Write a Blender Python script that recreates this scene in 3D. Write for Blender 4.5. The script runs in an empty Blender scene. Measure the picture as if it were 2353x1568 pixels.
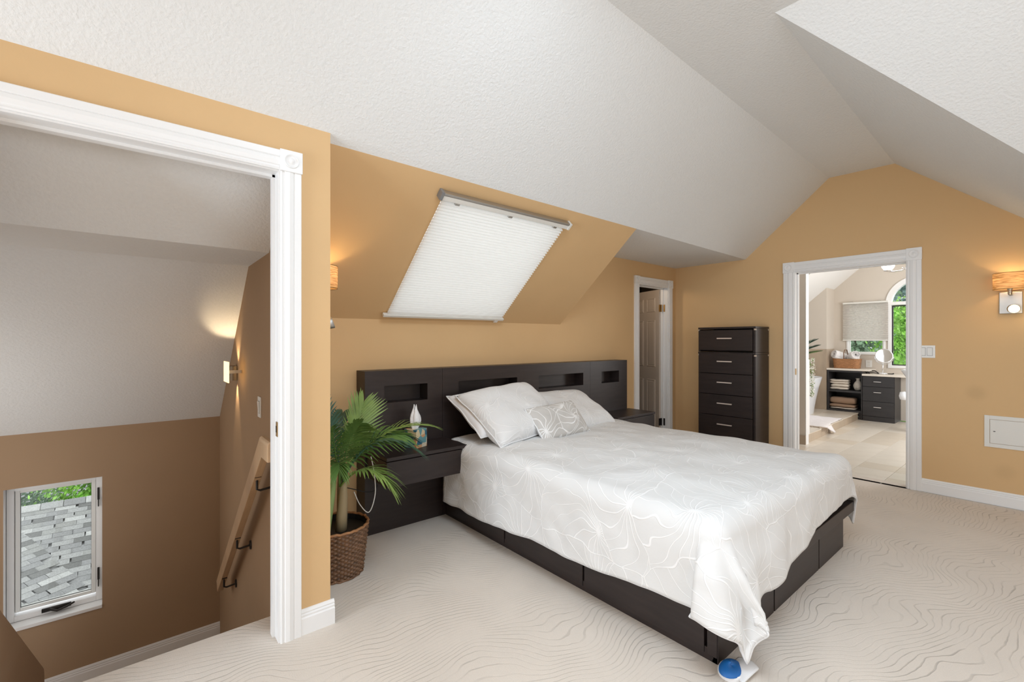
import bpy, bmesh, math, random
from mathutils import Vector, Matrix, noise
random.seed(7)
SC = bpy.context.scene
COL = SC.collection
PI = math.pi
# ------------------------------------------------------------------ camera
cam_d = bpy.data.cameras.new('camera'); cam = bpy.data.objects.new('camera', cam_d); COL.objects.link(cam)
cam_d.sensor_width = 36; cam_d.lens = 16.0; cam_d.clip_start = .05; cam_d.clip_end = 200
cam.location = (0, 0, 1.31); cam.rotation_euler = (PI/2, 0, -math.radians(39.75))
SC.camera = cam
# ------------------------------------------------------------------ world, lights, exposure
SC.view_settings.view_transform = 'Standard'; SC.view_settings.look = 'None'
SC.view_settings.gamma = 1; SC.view_settings.use_curve_mapping = False
SC.view_settings.exposure = 0.22
W = bpy.data.worlds.new('overcast'); SC.world = W; W.use_nodes = True
W.node_tree.nodes['Background'].inputs[0].default_value = (.96, .98, 1, 1)
W.node_tree.nodes['Background'].inputs[1].default_value = 1.5
SC.cycles.use_denoising = True
SC.cycles.max_bounces = 9; SC.cycles.diffuse_bounces = 6; SC.cycles.glossy_bounces = 3
SC.cycles.transmission_bounces = 4; SC.cycles.transparent_max_bounces = 10
SC.cycles.sample_clamp_indirect = 6; SC.cycles.caustics_reflective = False; SC.cycles.caustics_refractive = False
def light(name, kind, loc, power, col=(1, 1, 1), size=(1, 1), direction=None, radius=.05, spot=None, blend=.5):
    d = bpy.data.lights.new(name, kind); d.energy = power; d.color = col
    if kind == 'AREA':
        d.shape = 'RECTANGLE'; d.size, d.size_y = size
    else:
        d.shadow_soft_size = radius
    if kind == 'SPOT':
        d.spot_size = spot; d.spot_blend = blend
    o = bpy.data.objects.new(name, d); COL.objects.link(o); o.location = loc
    if direction: o.rotation_euler = Vector(direction).to_track_quat('-Z', 'Y').to_euler()
    return o
# daylight of the big dormer window behind the photographer; added unseen fills follow
light('dormer_window_daylight', 'AREA', (1.15, -1.55, 1.55), 17, (.75, .88, 1), (2.3, 1.4), (.0, 1, -.5))
light('opposite_slope_fill', 'AREA', (4.2, -.55, 1.62), 3, (.75, .88, 1), (1.0, .9), (-.15, .62, -.75))  # added fill out of view on the near slope, no known skylight
light('ridge_fill', 'AREA', (1.2, .45, 2.9), 34, (.75, .88, 1), (1.3, 1.0), (.16, .06, -1))  # added overhead fill that brightens the floor, no known skylight
light('end_wall_fill', 'AREA', (-3.1, 1.25, 1.0), 92, (.75, .88, 1), (1.5, 1.6), (1, -.08, .02))  # added fill before the solid end wall, brightens gable and bed side
light('bath_side_fill', 'AREA', (7.6, -.25, 1.5), 50, (1, .99, .97), (1.8, 1.5), (0, 1, 0))  # added unseen fill that brightens the bathroom from its right
light('stair_window_daylight', 'AREA', (-1.3, 3.6, .5), 6.5, (1, .97, .92), (.8, 1.2), (1, .1, 0))

# ------------------------------------------------------------------ materials
def mat(name, col, rough=.6, metal=0, spec=.5, noise_amt=0, noise_scale=8, bump=None, emit=None, es=0, stretch=None):
    m = bpy.data.materials.new(name); m.use_nodes = True; nt = m.node_tree; N = nt.nodes; L = nt.links
    p = N['Principled BSDF']
    p.inputs['Base Color'].default_value = (*col, 1); p.inputs['Roughness'].default_value = rough
    p.inputs['Metallic'].default_value = metal; p.inputs['Specular IOR Level'].default_value = spec
    if emit: p.inputs['Emission Color'].default_value = (*emit, 1); p.inputs['Emission Strength'].default_value = es
    tc = N.new('ShaderNodeTexCoord'); mp = N.new('ShaderNodeMapping'); L.new(tc.outputs['Object'], mp.inputs[0])
    if stretch: mp.inputs['Scale'].default_value = stretch
    if noise_amt:
        n = N.new('ShaderNodeTexNoise'); n.inputs['Scale'].default_value = noise_scale; n.inputs['Detail'].default_value = 5
        L.new(mp.outputs[0], n.inputs['Vector'])
        r = N.new('ShaderNodeMapRange'); r.inputs[1].default_value = .3; r.inputs[2].default_value = .7
        r.inputs[3].default_value = 1-noise_amt; r.inputs[4].default_value = 1+noise_amt; L.new(n.outputs['Fac'], r.inputs[0])
        mx = N.new('ShaderNodeVectorMath'); mx.operation = 'SCALE'; mx.inputs[0].default_value = col
        L.new(r.outputs[0], mx.inputs['Scale']); L.new(mx.outputs[0], p.inputs['Base Color'])
    if bump:
        n = N.new('ShaderNodeTexNoise'); n.inputs['Scale'].default_value = bump[0]; n.inputs['Detail'].default_value = 4
        L.new(mp.outputs[0], n.inputs['Vector'])
        b = N.new('ShaderNodeBump'); b.inputs['Strength'].default_value = bump[1]; b.inputs['Distance'].default_value = bump[2]
        L.new(n.outputs['Fac'], b.inputs['Height']); L.new(b.outputs[0], p.inputs['Normal'])
    m['nodes'] = 1
    return m
def math_n(nt, op, a, b=None, c=None):
    n = nt.nodes.new('ShaderNodeMath'); n.operation = op
    for i, v in enumerate((a, b, c)):
        if v is None: continue
        if isinstance(v, (int, float)): n.inputs[i].default_value = v
        else: nt.links.new(v, n.inputs[i])
    return n.outputs[0]
M_WALL = mat('apricot_paint', (.67, .45, .235), .75, spec=.25, noise_amt=.02, noise_scale=3, bump=(180, .08, .002))
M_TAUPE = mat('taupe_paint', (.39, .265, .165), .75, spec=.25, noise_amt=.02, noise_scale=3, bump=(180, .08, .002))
M_BATHWALL = mat('greige_paint', (.62, .56, .49), .7, spec=.25, bump=(180, .05, .002))
M_CEIL = mat('stippled_white_ceiling', (.75, .755, .75), .9, spec=.1, noise_amt=.015, noise_scale=60, bump=(75, .5, .006))
M_TRIM = mat('white_gloss_trim', (.83, .83, .83), .35, spec=.4)
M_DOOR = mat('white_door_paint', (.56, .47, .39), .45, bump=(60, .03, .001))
M_WOOD = mat('espresso_wood', (.028, .0195, .018), .40, spec=.42, noise_amt=.18, noise_scale=5, stretch=(1, 1, 8), bump=(60, .03, .001))
M_WOOD2 = mat('dark_vanity_wood', (.03, .028, .03), .4, spec=.5, noise_amt=.15, noise_scale=6, stretch=(1, 1, 6))
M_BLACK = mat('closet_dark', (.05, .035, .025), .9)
M_STEEL = mat('brushed_steel', (.50, .48, .45), .48, metal=1, bump=(200, .05, .0005))
M_HANDLE = mat('satin_copper_handle', (.78, .68, .61), .45, metal=.55)
M_BRONZE = mat('bronze_lamp_back', (.20, .15, .10), .4, metal=.6)
M_CHROME = mat('chrome', (.85, .85, .86), .1, metal=1)
M_BRASS = mat('antique_brass', (.40, .26, .11), .35, metal=1)
M_IRON = mat('dark_bronze', (.035, .03, .028), .45, metal=.6)
M_PLASTIC = mat('white_plastic', (.80, .80, .78), .4)
M_PANEL = mat('offwhite_access_panel', (.74, .73, .69), .5)
M_RAIL = mat('maple_rail', (.50, .33, .19), .4, noise_amt=.12, noise_scale=6, stretch=(8, 1, 1))
M_LIGHTWOOD = mat('pale_edge', (.55, .43, .33), .5)
M_SHEET = mat('white_cotton', (.80, .80, .81), .85, spec=.1, bump=(25, .12, .01))
M_TISSUE = mat('tissue_paper', (.85, .85, .86), .9, bump=(30, .2, .01))
M_TILE = mat('cream_porcelain_tile', (.70, .64, .56), .28, noise_amt=.07, noise_scale=2.2)
M_TILE2 = mat('cream_tile_warm', (.64, .565, .47), .28, noise_amt=.08, noise_scale=2.2)
M_GROUT = mat('grout', (.42, .39, .34), .8)
M_STONE = mat('travertine_tile', (.45, .36, .27), .4, noise_amt=.16, noise_scale=3, stretch=(1, 1.5, .5))
M_QUARTZ = mat('pale_counter', (.74, .68, .60), .3, noise_amt=.04)
M_TUB = mat('white_acrylic', (.78, .80, .84), .2)
M_TOWEL_W = mat('white_terry', (.82, .80, .80), .95, bump=(220, .5, .004))
M_TOWEL_C = mat('cream_terry', (.74, .66, .57), .95, bump=(220, .5, .004))
M_TOWEL_B = mat('brown_terry', (.33, .215, .145), .95, bump=(220, .5, .004))
M_MAT = mat('white_bath_mat', (.78, .74, .74), .95, bump=(120, .8, .01))
M_FRINGE = mat('tan_fringe', (.52, .42, .33), .95, bump=(120, .8, .01))
M_WICKER = mat('brown_wicker', (.165, .085, .042), .5, noise_amt=.45, noise_scale=28, stretch=(1, 1, 3))
M_WICKER_D = mat('dark_stake', (.07, .038, .02), .6)
M_WICKER2 = mat('honey_wicker', (.36, .17, .07), .6, noise_amt=.3, noise_scale=30, stretch=(1, 1, 3))
M_VASE = mat('pale_grey_ceramic', (.56, .52, .47), .5, noise_amt=.1, noise_scale=40, bump=(60, .8, .01))
M_LEAF = mat('palm_green', (.105, .20, .045), .45, noise_amt=.25, noise_scale=12)
M_LEAF_L = mat('palm_light_green', (.20, .30, .07), .45, noise_amt=.2, noise_scale=12)
M_LEAF_D = mat('palm_dark_green', (.04, .105, .065), .45, noise_amt=.25, noise_scale=12)
M_STEM = mat('palm_stem_green', (.26, .36, .13), .5, noise_amt=.2, noise_scale=9, stretch=(1, 1, .2))
M_TRUNK = mat('palm_trunk_tan', (.36, .28, .16), .6, noise_amt=.2, noise_scale=9, stretch=(1, 1, .3))
M_SOIL = mat('black_pot_liner', (.01, .01, .01), .5)
M_FLOWER = mat('white_petal', (.80, .79, .73), .7)
M_BLUE = mat('blue_slipper_cloth', (.01, .13, .42), .5, bump=(90, .1, .002))
M_GREY = mat('grey_cover', (.20, .20, .20), .35)
M_OUTTREE = mat('garden_leaf', (.30, .58, .10), .6, noise_amt=.55, noise_scale=2.2)
M_OUTTREE2 = mat('garden_leaf_dark', (.26, .38, .25), .6, noise_amt=.5, noise_scale=2.2)
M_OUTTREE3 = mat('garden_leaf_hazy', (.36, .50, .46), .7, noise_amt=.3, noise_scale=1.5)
M_BARK = mat('bark', (.12, .09, .07), .9)
M_GRAVEL = mat('gravel_yard', (.22, .22, .23), .95, noise_amt=.4, noise_scale=3)
M_SH = [mat('shingle_%s' % n, c, .9, noise_amt=.16, noise_scale=45, bump=(120, .3, .005)) for n, c in
        (('ash', (.26, .26, .26)), ('pale', (.44, .44, .43)), ('dove', (.34, .34, .335)), ('slate', (.165, .165, .16)), ('mid', (.29, .29, .28)))]
M_BLUEROOF = mat('far_blue_roof', (.10, .12, .16), .9)
def glass(name, tint=(1, 1, 1), refl=.06):
    m = bpy.data.materials.new(name); m.use_nodes = True; nt = m.node_tree; N = nt.nodes; L = nt.links; N.clear()
    o = N.new('ShaderNodeOutputMaterial'); t = N.new('ShaderNodeBsdfTransparent'); t.inputs[0].default_value = (*tint, 1)
    g = N.new('ShaderNodeBsdfGlossy'); g.inputs['Roughness'].default_value = .02
    mx = N.new('ShaderNodeMixShader'); mx.inputs[0].default_value = refl
    L.new(t.outputs[0], mx.inputs[1]); L.new(g.outputs[0], mx.inputs[2]); L.new(mx.outputs[0], o.inputs[0])
    return m
M_GLASS = glass('window_glass', (.96, .98, .97), .02)
def cloth_translucent(name, col, frac, rough=.9, stripes=None, emit=0, ecol=None):
    m = bpy.data.materials.new(name); m.use_nodes = True; nt = m.node_tree; N = nt.nodes; L = nt.links; N.clear()
    o = N.new('ShaderNodeOutputMaterial'); d = N.new('ShaderNodeBsdfDiffuse'); t = N.new('ShaderNodeBsdfTranslucent')
    d.inputs[0].default_value = t.inputs[0].default_value = (*col, 1)
    mx = N.new('ShaderNodeMixShader'); mx.inputs[0].default_value = frac
    L.new(d.outputs[0], mx.inputs[1]); L.new(t.outputs[0], mx.inputs[2]); out = mx.outputs[0]
    if stripes:
        tc = N.new('ShaderNodeTexCoord'); mp = N.new('ShaderNodeMapping'); mp.inputs['Scale'].default_value = stripes
        L.new(tc.outputs['Object'], mp.inputs[0]); n = N.new('ShaderNodeTexNoise'); n.inputs['Scale'].default_value = 1; n.inputs['Detail'].default_value = 3
        L.new(mp.outputs[0], n.inputs['Vector']); r = N.new('ShaderNodeValToRGB')
        r.color_ramp.elements[0].position = .38; r.color_ramp.elements[0].color = (col[0]*.6, col[1]*.52, col[2]*.42, 1)
        r.color_ramp.elements[1].position = .56; r.color_ramp.elements[1].color = (*col, 1)
        L.new(n.outputs['Fac'], r.inputs[0]); L.new(r.outputs[0], d.inputs[0]); L.new(r.outputs[0], t.inputs[0])
        if emit:
            e = N.new('ShaderNodeEmission'); e.inputs['Strength'].default_value = emit
            mc = N.new('ShaderNodeMix'); mc.data_type = 'RGBA'; mc.blend_type = 'MULTIPLY'; mc.inputs[0].default_value = 1
            L.new(r.outputs[0], mc.inputs[6]); mc.inputs[7].default_value = (*ecol, 1); L.new(mc.outputs[2], e.inputs[0])
            a = N.new('ShaderNodeAddShader'); L.new(out, a.inputs[0]); L.new(e.outputs[0], a.inputs[1]); out = a.outputs[0]
    elif emit:
        e = N.new('ShaderNodeEmission'); e.inputs['Strength'].default_value = emit; e.inputs[0].default_value = (*ecol, 1)
        a = N.new('ShaderNodeAddShader'); L.new(out, a.inputs[0]); L.new(e.outputs[0], a.inputs[1]); out = a.outputs[0]
    L.new(out, o.inputs[0]); return m
M_BLIND = cloth_translucent('cellular_blind_cloth', (.90, .895, .88), .5)
M_BLIND2 = cloth_translucent('bath_blind_cloth', (.72, .69, .65), .3)
M_SHADE = cloth_translucent('woven_string_shade', (.85, .64, .40), .5, stripes=(14, 14, 170), emit=.34, ecol=(1, .68, .32))
M_FROST = cloth_translucent('frosted_glass_lit', (.9, .8, .65), .5, emit=1.0, ecol=(1, .74, .38))
M_BULB = mat('lit_bulb', (1, .9, .7), .3, emit=(1, .80, .48), es=9)
M_BOWL = cloth_translucent('lit_opal_bowl', (.9, .88, .85), .5, emit=1.2, ecol=(1, .96, .9))
M_MIRROR = mat('mirror_glass', (.80, .80, .80), .04, metal=1)

def carpet_mat():
    m = mat('carved_beige_carpet', (.50, .42, .35), .95, spec=.05); nt = m.node_tree; N = nt.nodes; L = nt.links; p = N['Principled BSDF']
    tc = N.new('ShaderNodeTexCoord'); sep = N.new('ShaderNodeSeparateXYZ'); L.new(tc.outputs['Object'], sep.inputs[0])
    def nz(scale, detail, off=0):
        mp = N.new('ShaderNodeMapping'); mp.inputs['Location'].default_value = (off, off*.7, 0); L.new(tc.outputs['Object'], mp.inputs[0])
        n = N.new('ShaderNodeTexNoise'); n.inputs['Scale'].default_value = scale; n.inputs['Detail'].default_value = detail
        L.new(mp.outputs[0], n.inputs['Vector']); return n.outputs['Fac']
    w = nz(1.5, 1.5, 3.1); w2 = nz(5, 2, 9)
    a = math_n(nt, 'MULTIPLY', w, .50); a2 = math_n(nt, 'MULTIPLY', w2, .04)
    y = math_n(nt, 'ADD', math_n(nt, 'MULTIPLY', sep.outputs[1], .75), math_n(nt, 'MULTIPLY', sep.outputs[0], .22))
    ph = math_n(nt, 'MULTIPLY', math_n(nt, 'ADD', math_n(nt, 'ADD', y, a), a2), 300)
    s = math_n(nt, 'SINE', ph)
    g = N.new('ShaderNodeMapRange'); g.interpolation_type = 'SMOOTHSTEP'; g.inputs[1].default_value = -1.0; g.inputs[2].default_value = -.80; L.new(s, g.inputs[0])
    mask = N.new('ShaderNodeMapRange'); mask.inputs[1].default_value = .42; mask.inputs[2].default_value = .66; L.new(nz(4.5, 4, 20), mask.inputs[0])
    inv = math_n(nt, 'MULTIPLY', math_n(nt, 'SUBTRACT', 1, g.outputs[0]), math_n(nt, 'ADD', math_n(nt, 'MULTIPLY', mask.outputs[0], .85), .15))
    pile = nz(260, 2); blot = nz(2.0, 4, 40)
    hgt = math_n(nt, 'ADD', math_n(nt, 'MULTIPLY', inv, -1), math_n(nt, 'MULTIPLY', pile, .35))
    b = N.new('ShaderNodeBump'); b.inputs['Strength'].default_value = .4; b.inputs['Distance'].default_value = .005
    L.new(hgt, b.inputs['Height']); L.new(b.outputs[0], p.inputs['Normal'])
    f = math_n(nt, 'ADD', math_n(nt, 'ADD', math_n(nt, 'MULTIPLY', inv, -.26), math_n(nt, 'MULTIPLY', pile, .16)), math_n(nt, 'MULTIPLY', blot, .22))  # shade inside the carved grooves is darkened into the colour
    f = math_n(nt, 'ADD', f, .82)
    mx = N.new('ShaderNodeVectorMath'); mx.operation = 'SCALE'; mx.inputs[0].default_value = (.69, .62, .55)
    L.new(f, mx.inputs['Scale']); L.new(mx.outputs[0], p.inputs['Base Color'])
    return m
M_CARPET = carpet_mat()

def embroidered(name, scale, base, line, width, petals=15):
    m = mat(name, base, .85, spec=.1); nt = m.node_tree; N = nt.nodes; L = nt.links; p = N['Principled BSDF']
    uv = N.new('ShaderNodeUVMap'); uv.uv_map = 'UVMap'
    wn = N.new('ShaderNodeTexNoise'); wn.inputs['Scale'].default_value = 3; L.new(uv.outputs[0], wn.inputs['Vector'])
    wv = N.new('ShaderNodeVectorMath'); wv.operation = 'MULTIPLY_ADD'; wv.inputs[1].default_value = (.26, .26, 0); L.new(wn.outputs['Color'], wv.inputs[0]); L.new(uv.outputs[0], wv.inputs[2])
    v = N.new('ShaderNodeTexVoronoi'); v.voronoi_dimensions = '2D'; v.inputs['Scale'].default_value = scale; v.inputs['Randomness'].default_value = .85
    L.new(wv.outputs[0], v.inputs['Vector'])
    e = N.new('ShaderNodeTexVoronoi'); e.voronoi_dimensions = '2D'; e.feature = 'DISTANCE_TO_EDGE'; e.inputs['Scale'].default_value = scale; e.inputs['Randomness'].default_value = .85
    L.new(wv.outputs[0], e.inputs['Vector'])
    sub = N.new('ShaderNodeVectorMath'); sub.operation = 'SUBTRACT'; L.new(wv.outputs[0], sub.inputs[0]); L.new(v.outputs['Position'], sub.inputs[1])
    sp = N.new('ShaderNodeSeparateXYZ'); L.new(sub.outputs[0], sp.inputs[0])
    # fans spring from a point below each cell's centre
    oy = math_n(nt, 'ADD', sp.outputs[1], .34/scale)
    ang = math_n(nt, 'ARCTAN2', oy, sp.outputs[0])
    dist = math_n(nt, 'SQRT', math_n(nt, 'ADD', math_n(nt, 'MULTIPLY', sp.outputs[0], sp.outputs[0]), math_n(nt, 'MULTIPLY', oy, oy)))
    spc = nt.nodes.new('ShaderNodeSeparateColor'); L.new(v.outputs['Color'], spc.inputs[0])
    sgn = math_n(nt, 'SIGN', math_n(nt, 'SUBTRACT', spc.outputs[0], .5))
    curl = math_n(nt, 'ADD', math_n(nt, 'MULTIPLY', ang, petals/(2*PI)), math_n(nt, 'MULTIPLY', math_n(nt, 'MULTIPLY', dist, 6.5*scale/3), sgn))
    fr = math_n(nt, 'ABSOLUTE', math_n(nt, 'SUBTRACT', math_n(nt, 'FRACT', curl), .5))
    dl = math_n(nt, 'MULTIPLY', math_n(nt, 'MULTIPLY', fr, dist), 2*PI/petals)
    l1 = N.new('ShaderNodeMapRange'); l1.interpolation_type = 'SMOOTHSTEP'; l1.inputs[1].default_value = width; l1.inputs[2].default_value = width*.35; L.new(dl, l1.inputs[0])
    l1.inputs[3].default_value = 0; l1.inputs[4].default_value = 1
    l2 = N.new('ShaderNodeMapRange'); l2.interpolation_type = 'SMOOTHSTEP'; l2.inputs[1].default_value = width*scale; l2.inputs[2].default_value = width*scale*.4; L.new(e.outputs['Distance'], l2.inputs[0])
    l2.inputs[3].default_value = 0; l2.inputs[4].default_value = 1
    mk = math_n(nt, 'MAXIMUM', l1.outputs[0], l2.outputs[0])
    fine = N.new('ShaderNodeTexNoise'); fine.inputs['Scale'].default_value = 14; fine.inputs['Detail'].default_value = 4; L.new(uv.outputs[0], fine.inputs['Vector'])
    mx = N.new('ShaderNodeMix'); mx.data_type = 'RGBA'; mx.inputs[6].default_value = (*base, 1); mx.inputs[7].default_value = (*line, 1)
    L.new(mk, mx.inputs[0]); L.new(mx.outputs[2], p.inputs['Base Color'])
    b = N.new('ShaderNodeBump'); b.inputs['Strength'].default_value = .4; b.inputs['Distance'].default_value = .005
    L.new(math_n(nt, 'ADD', mk, math_n(nt, 'MULTIPLY', fine.outputs['Fac'], 1.3)), b.inputs['Height']); L.new(b.outputs[0], p.inputs['Normal'])
    return m
M_DUVET = embroidered('embroidered_white_cotton', 3.0, (.74, .74, .735), (.87, .87, .87), .0036, 19)
M_SHAM = embroidered('embroidered_sham_cotton', 3.6, (.76, .76, .76), (.84, .84, .84), .004, 17)
M_CUSHION = embroidered('grey_cushion_cotton', 5.0, (.57, .55, .525), (.84, .83, .82), .0048, 13)

def tissue_print():
    m = mat('patterned_card', (.6, .5, .35), .6); nt = m.node_tree; N = nt.nodes; L = nt.links; p = N['Principled BSDF']
    tc = N.new('ShaderNodeTexCoord'); v = N.new('ShaderNodeTexVoronoi'); v.inputs['Scale'].default_value = 26; L.new(tc.outputs['Object'], v.inputs['Vector'])
    r = N.new('ShaderNodeValToRGB'); r.color_ramp.interpolation = 'CONSTANT'; els = r.color_ramp.elements
    els[0].color = (.60, .50, .32, 1); els[1].position = .42; els[1].color = (.03, .13, .20, 1)
    for pos, c in ((.58, (.55, .30, .15)), (.70, (.62, .55, .42)), (.86, (.12, .28, .30))):
        x = els.new(pos); x.color = (*c, 1)
    sp = N.new('ShaderNodeSeparateColor'); L.new(v.outputs['Color'], sp.inputs[0]); L.new(sp.outputs[0], r.inputs[0]); L.new(r.outputs[0], p.inputs['Base Color'])
    return m
M_PUZZLE = tissue_print()

# ------------------------------------------------------------------ mesh helper
class MB:
    def __init__(s): s.v = []; s.f = []; s.uv = None
    def add(s, vs, fs):
        k = len(s.v); s.v += [tuple(v) for v in vs]; s.f += [tuple(i+k for i in f) for f in fs]; return s
    def poly(s, *pts): return s.add(pts, [tuple(range(len(pts)))])
    def hexa(s, p):  # 8 points: bottom 4, top 4
        return s.add(p, [(3, 2, 1, 0), (4, 5, 6, 7), (0, 1, 5, 4), (1, 2, 6, 5), (2, 3, 7, 6), (3, 0, 4, 7)])
    def box(s, x0, x1, y0, y1, z0, z1):
        return s.hexa([(x0, y0, z0), (x1, y0, z0), (x1, y1, z0), (x0, y1, z0), (x0, y0, z1), (x1, y0, z1), (x1, y1, z1), (x0, y1, z1)])
    def obox(s, c, ax, ay, az):  # centre and three half-axis vectors
        c, ax, ay, az = map(Vector, (c, ax, ay, az))
        return s.hexa([c-ax-ay-az, c+ax-ay-az, c+ax+ay-az, c-ax+ay-az, c-ax-ay+az, c+ax-ay+az, c+ax+ay+az, c-ax+ay+az])
    def prism(s, prof, p0, p1, U, V, cap=True):  # 2-D profile swept from p0 to p1
        p0, p1, U, V = map(Vector, (p0, p1, U, V)); n = len(prof)
        vs = [p0+U*a+V*b for a, b in prof]+[p1+U*a+V*b for a, b in prof]
        fs = [(i, (i+1) % n, n+(i+1) % n, n+i) for i in range(n)]
        if cap: fs += [tuple(range(n-1, -1, -1)), tuple(range(n, 2*n))]
        return s.add(vs, fs)
    def tube(s, pts, r, n=8, cap=True):
        pts = [Vector(p) for p in pts]; rs = r if isinstance(r, (list, tuple)) else [r]*len(pts); k = len(s.v); ref = None
        for i, p in enumerate(pts):
            t = (pts[min(i+1, len(pts)-1)]-pts[max(i-1, 0)]).normalized()
            if ref is None: ref = t.orthogonal().normalized()
            ref = (ref-t*ref.dot(t)).normalized(); q = t.cross(ref)
            s.v += [tuple(p+(ref*math.cos(2*PI*j/n)+q*math.sin(2*PI*j/n))*rs[i]) for j in range(n)]
        for i in range(len(pts)-1):
            for j in range(n): s.f.append((k+i*n+j, k+i*n+(j+1) % n, k+(i+1)*n+(j+1) % n, k+(i+1)*n+j))
        if cap: s.f += [tuple(k+j for j in range(n-1, -1, -1)), tuple(k+(len(pts)-1)*n+j for j in range(n))]
        return s
    def lathe(s, prof, c, axis=(0, 0, 1), n=24, sx=1, sy=1, a0=0, a1=2*PI):
        q = Vector((0, 0, 1)).rotation_difference(Vector(axis)); c = Vector(c); k = len(s.v); full = abs(a1-a0-2*PI) < 1e-6; m = n if full else n+1
        for r, z in prof:
            for j in range(m):
                a = a0+(a1-a0)*j/n; s.v.append(tuple(c+q @ Vector((r*math.cos(a)*sx, r*math.sin(a)*sy, z))))
        for i in range(len(prof)-1):
            for j in range(n if full else n): s.f.append((k+i*m+j, k+i*m+(j+1) % m, k+(i+1)*m+(j+1) % m, k+(i+1)*m+j))
        return s
    def grid(s, fn, nu, nv, uvfn=None):
        k = len(s.v)
        for j in range(nv+1):
            for i in range(nu+1): s.v.append(tuple(fn(i/nu, j/nv)))
        for j in range(nv):
            for i in range(nu):
                a = k+j*(nu+1)+i; s.f.append((a, a+1, a+nu+2, a+nu+1))
        if uvfn:
            s.uv = s.uv or {}
            for j in range(nv+1):
                for i in range(nu+1): s.uv[k+j*(nu+1)+i] = uvfn(i/nu, j/nv)
        return s
    def build(s, name, m, parent=None, smooth=False, bevel=0, solid=0, recalc=True, label=None, weld=False, segs=2):
        me = bpy.data.meshes.new(name); me.from_pydata(s.v, [], s.f); me.update()
        if s.uv:
            l = me.uv_layers.new(name='UVMap')
            for lp in me.loops: l.data[lp.index].uv = s.uv.get(lp.vertex_index, (0, 0))
        if recalc or weld:
            bm = bmesh.new(); bm.from_mesh(me)
            if weld: bmesh.ops.remove_doubles(bm, verts=bm.verts, dist=1e-5)
            if recalc: bmesh.ops.recalc_face_normals(bm, faces=bm.faces)
            bm.to_mesh(me); bm.free()
        me.materials.append(m)
        if smooth: me.polygons.foreach_set('use_smooth', [True]*len(me.polygons))
        o = bpy.data.objects.new(name, me); COL.objects.link(o)
        if parent is not None: attach(o, parent)
        if solid: md = o.modifiers.new('s', 'SOLIDIFY'); md.thickness = solid; md.offset = 0
        if bevel: md = o.modifiers.new('b', 'BEVEL'); md.width = bevel; md.segments = segs; md.limit_method = 'ANGLE'; md.angle_limit = .6
        if label: o['label'] = label
        return o
def attach(o, parent):
    o.parent = parent
    p = parent
    while p.parent: p = p.parent
    o.location = (0, 0, 0) if parent.parent or parent.type != 'EMPTY' else -parent.location
def thing(name, loc, label, cat, group=None):
    o = bpy.data.objects.new(name, None); COL.objects.link(o); o.location = loc; o.empty_display_size = .1
    return tag(o, label, cat, group)
def tag(o, label, cat, group=None):
    o['label'] = label; o['category'] = cat
    if group: o['group'] = group
    return o
def struct(o): o['kind'] = 'structure'; return o
def sroot(name, loc=(0, 0, 0)):
    o = bpy.data.objects.new(name, None); COL.objects.link(o); o.location = loc; o['kind'] = 'structure'; o.empty_display_size = .1; return o
V3 = Vector
def smooth_path(pts, k=6):
    P = [V3(p) for p in pts]; P = [P[0]*2-P[1]]+P+[P[-1]*2-P[-2]]; out = []
    for i in range(1, len(P)-2):
        a, b, c, d = P[i-1:i+3]
        for j in range(k):
            t = j/k; out.append(((b*2)+(c-a)*t+(a*2-b*5+c*4-d)*t*t+(b*3-a-c*3+d)*t**3)*.5)
    return out+[P[-2]]

# ------------------------------------------------------------------ room shell
YL, YB, XR, XS, XW = 2.165, 3.115, 5.29, .56, .703      # left wall face, bed wall face, right wall face, stair wall, stub wall
m = MB(); m.box(-3.3, XR+.02, -1.75, 2.40, -.12, 0); m.box(XW-.05, XR+.02, 2.40, YB+.02, -.12, 0)
m.box(XR+.02, 5.412, .872, 1.757, -.12, .003); struct(m.build('floor', M_CARPET))
m = MB()   # carpet nosing over the first stair
m.prism([(0, .0), (.02, -.004), (.027, -.02), (.02, -.036), (0, -.04)], (-1.0, 2.385, 0), (XS, 2.385, 0), (0, 1, 0), (0, 0, 1))
struct(m.build('trim_4', M_CARPET, smooth=False))
# ceiling: long slope, flat ridge, opposite slope, dormer slope, alcove soffit
m = MB()
a = [(-3.3, YL, 2.275), (XW, YL, 2.276), (XW+.008, 2.202, 2.244), (3.2, 2.237, 2.239), (XR, 2.256, 2.226)]
k = [(-3.3, 1.39, 3.03), (1.754, 1.419, 2.985), (XR, 1.456, 2.924)]
m.poly(a[0], a[1], k[1], k[0]); m.poly(a[1], a[2], a[3], k[1]); m.poly(a[3], a[4], k[2], k[1])
c0, c1 = (2.47, .91, 2.955), (XR, .951, 2.915)
m.poly(k[1], k[2], c1, c0); m.poly(k[0], k[1], c0, (-3.3, .91, 2.99)); m.poly((-3.3, .91, 2.99), c0, (2.47, -1.75, 2.955), (-3.3, -1.75, 2.99))
d = Vector((3.46-2.47, .1138-.91, 2.2556-2.955)); t = (.91+1.75)/(.91-.1138); ve = Vector(c0)+d*t
m.poly(c0, c1, (XR, -1.75, .63), tuple(ve)); m.poly(c0, tuple(ve), (2.47, -1.75, 2.955))
m.poly((3.2, 2.237, 2.239), (XR, 2.256, 2.226), (XR, YB, 2.23), (3.2, YB, 2.23))
struct(m.build('ceiling', M_CEIL, recalc=False))
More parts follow.
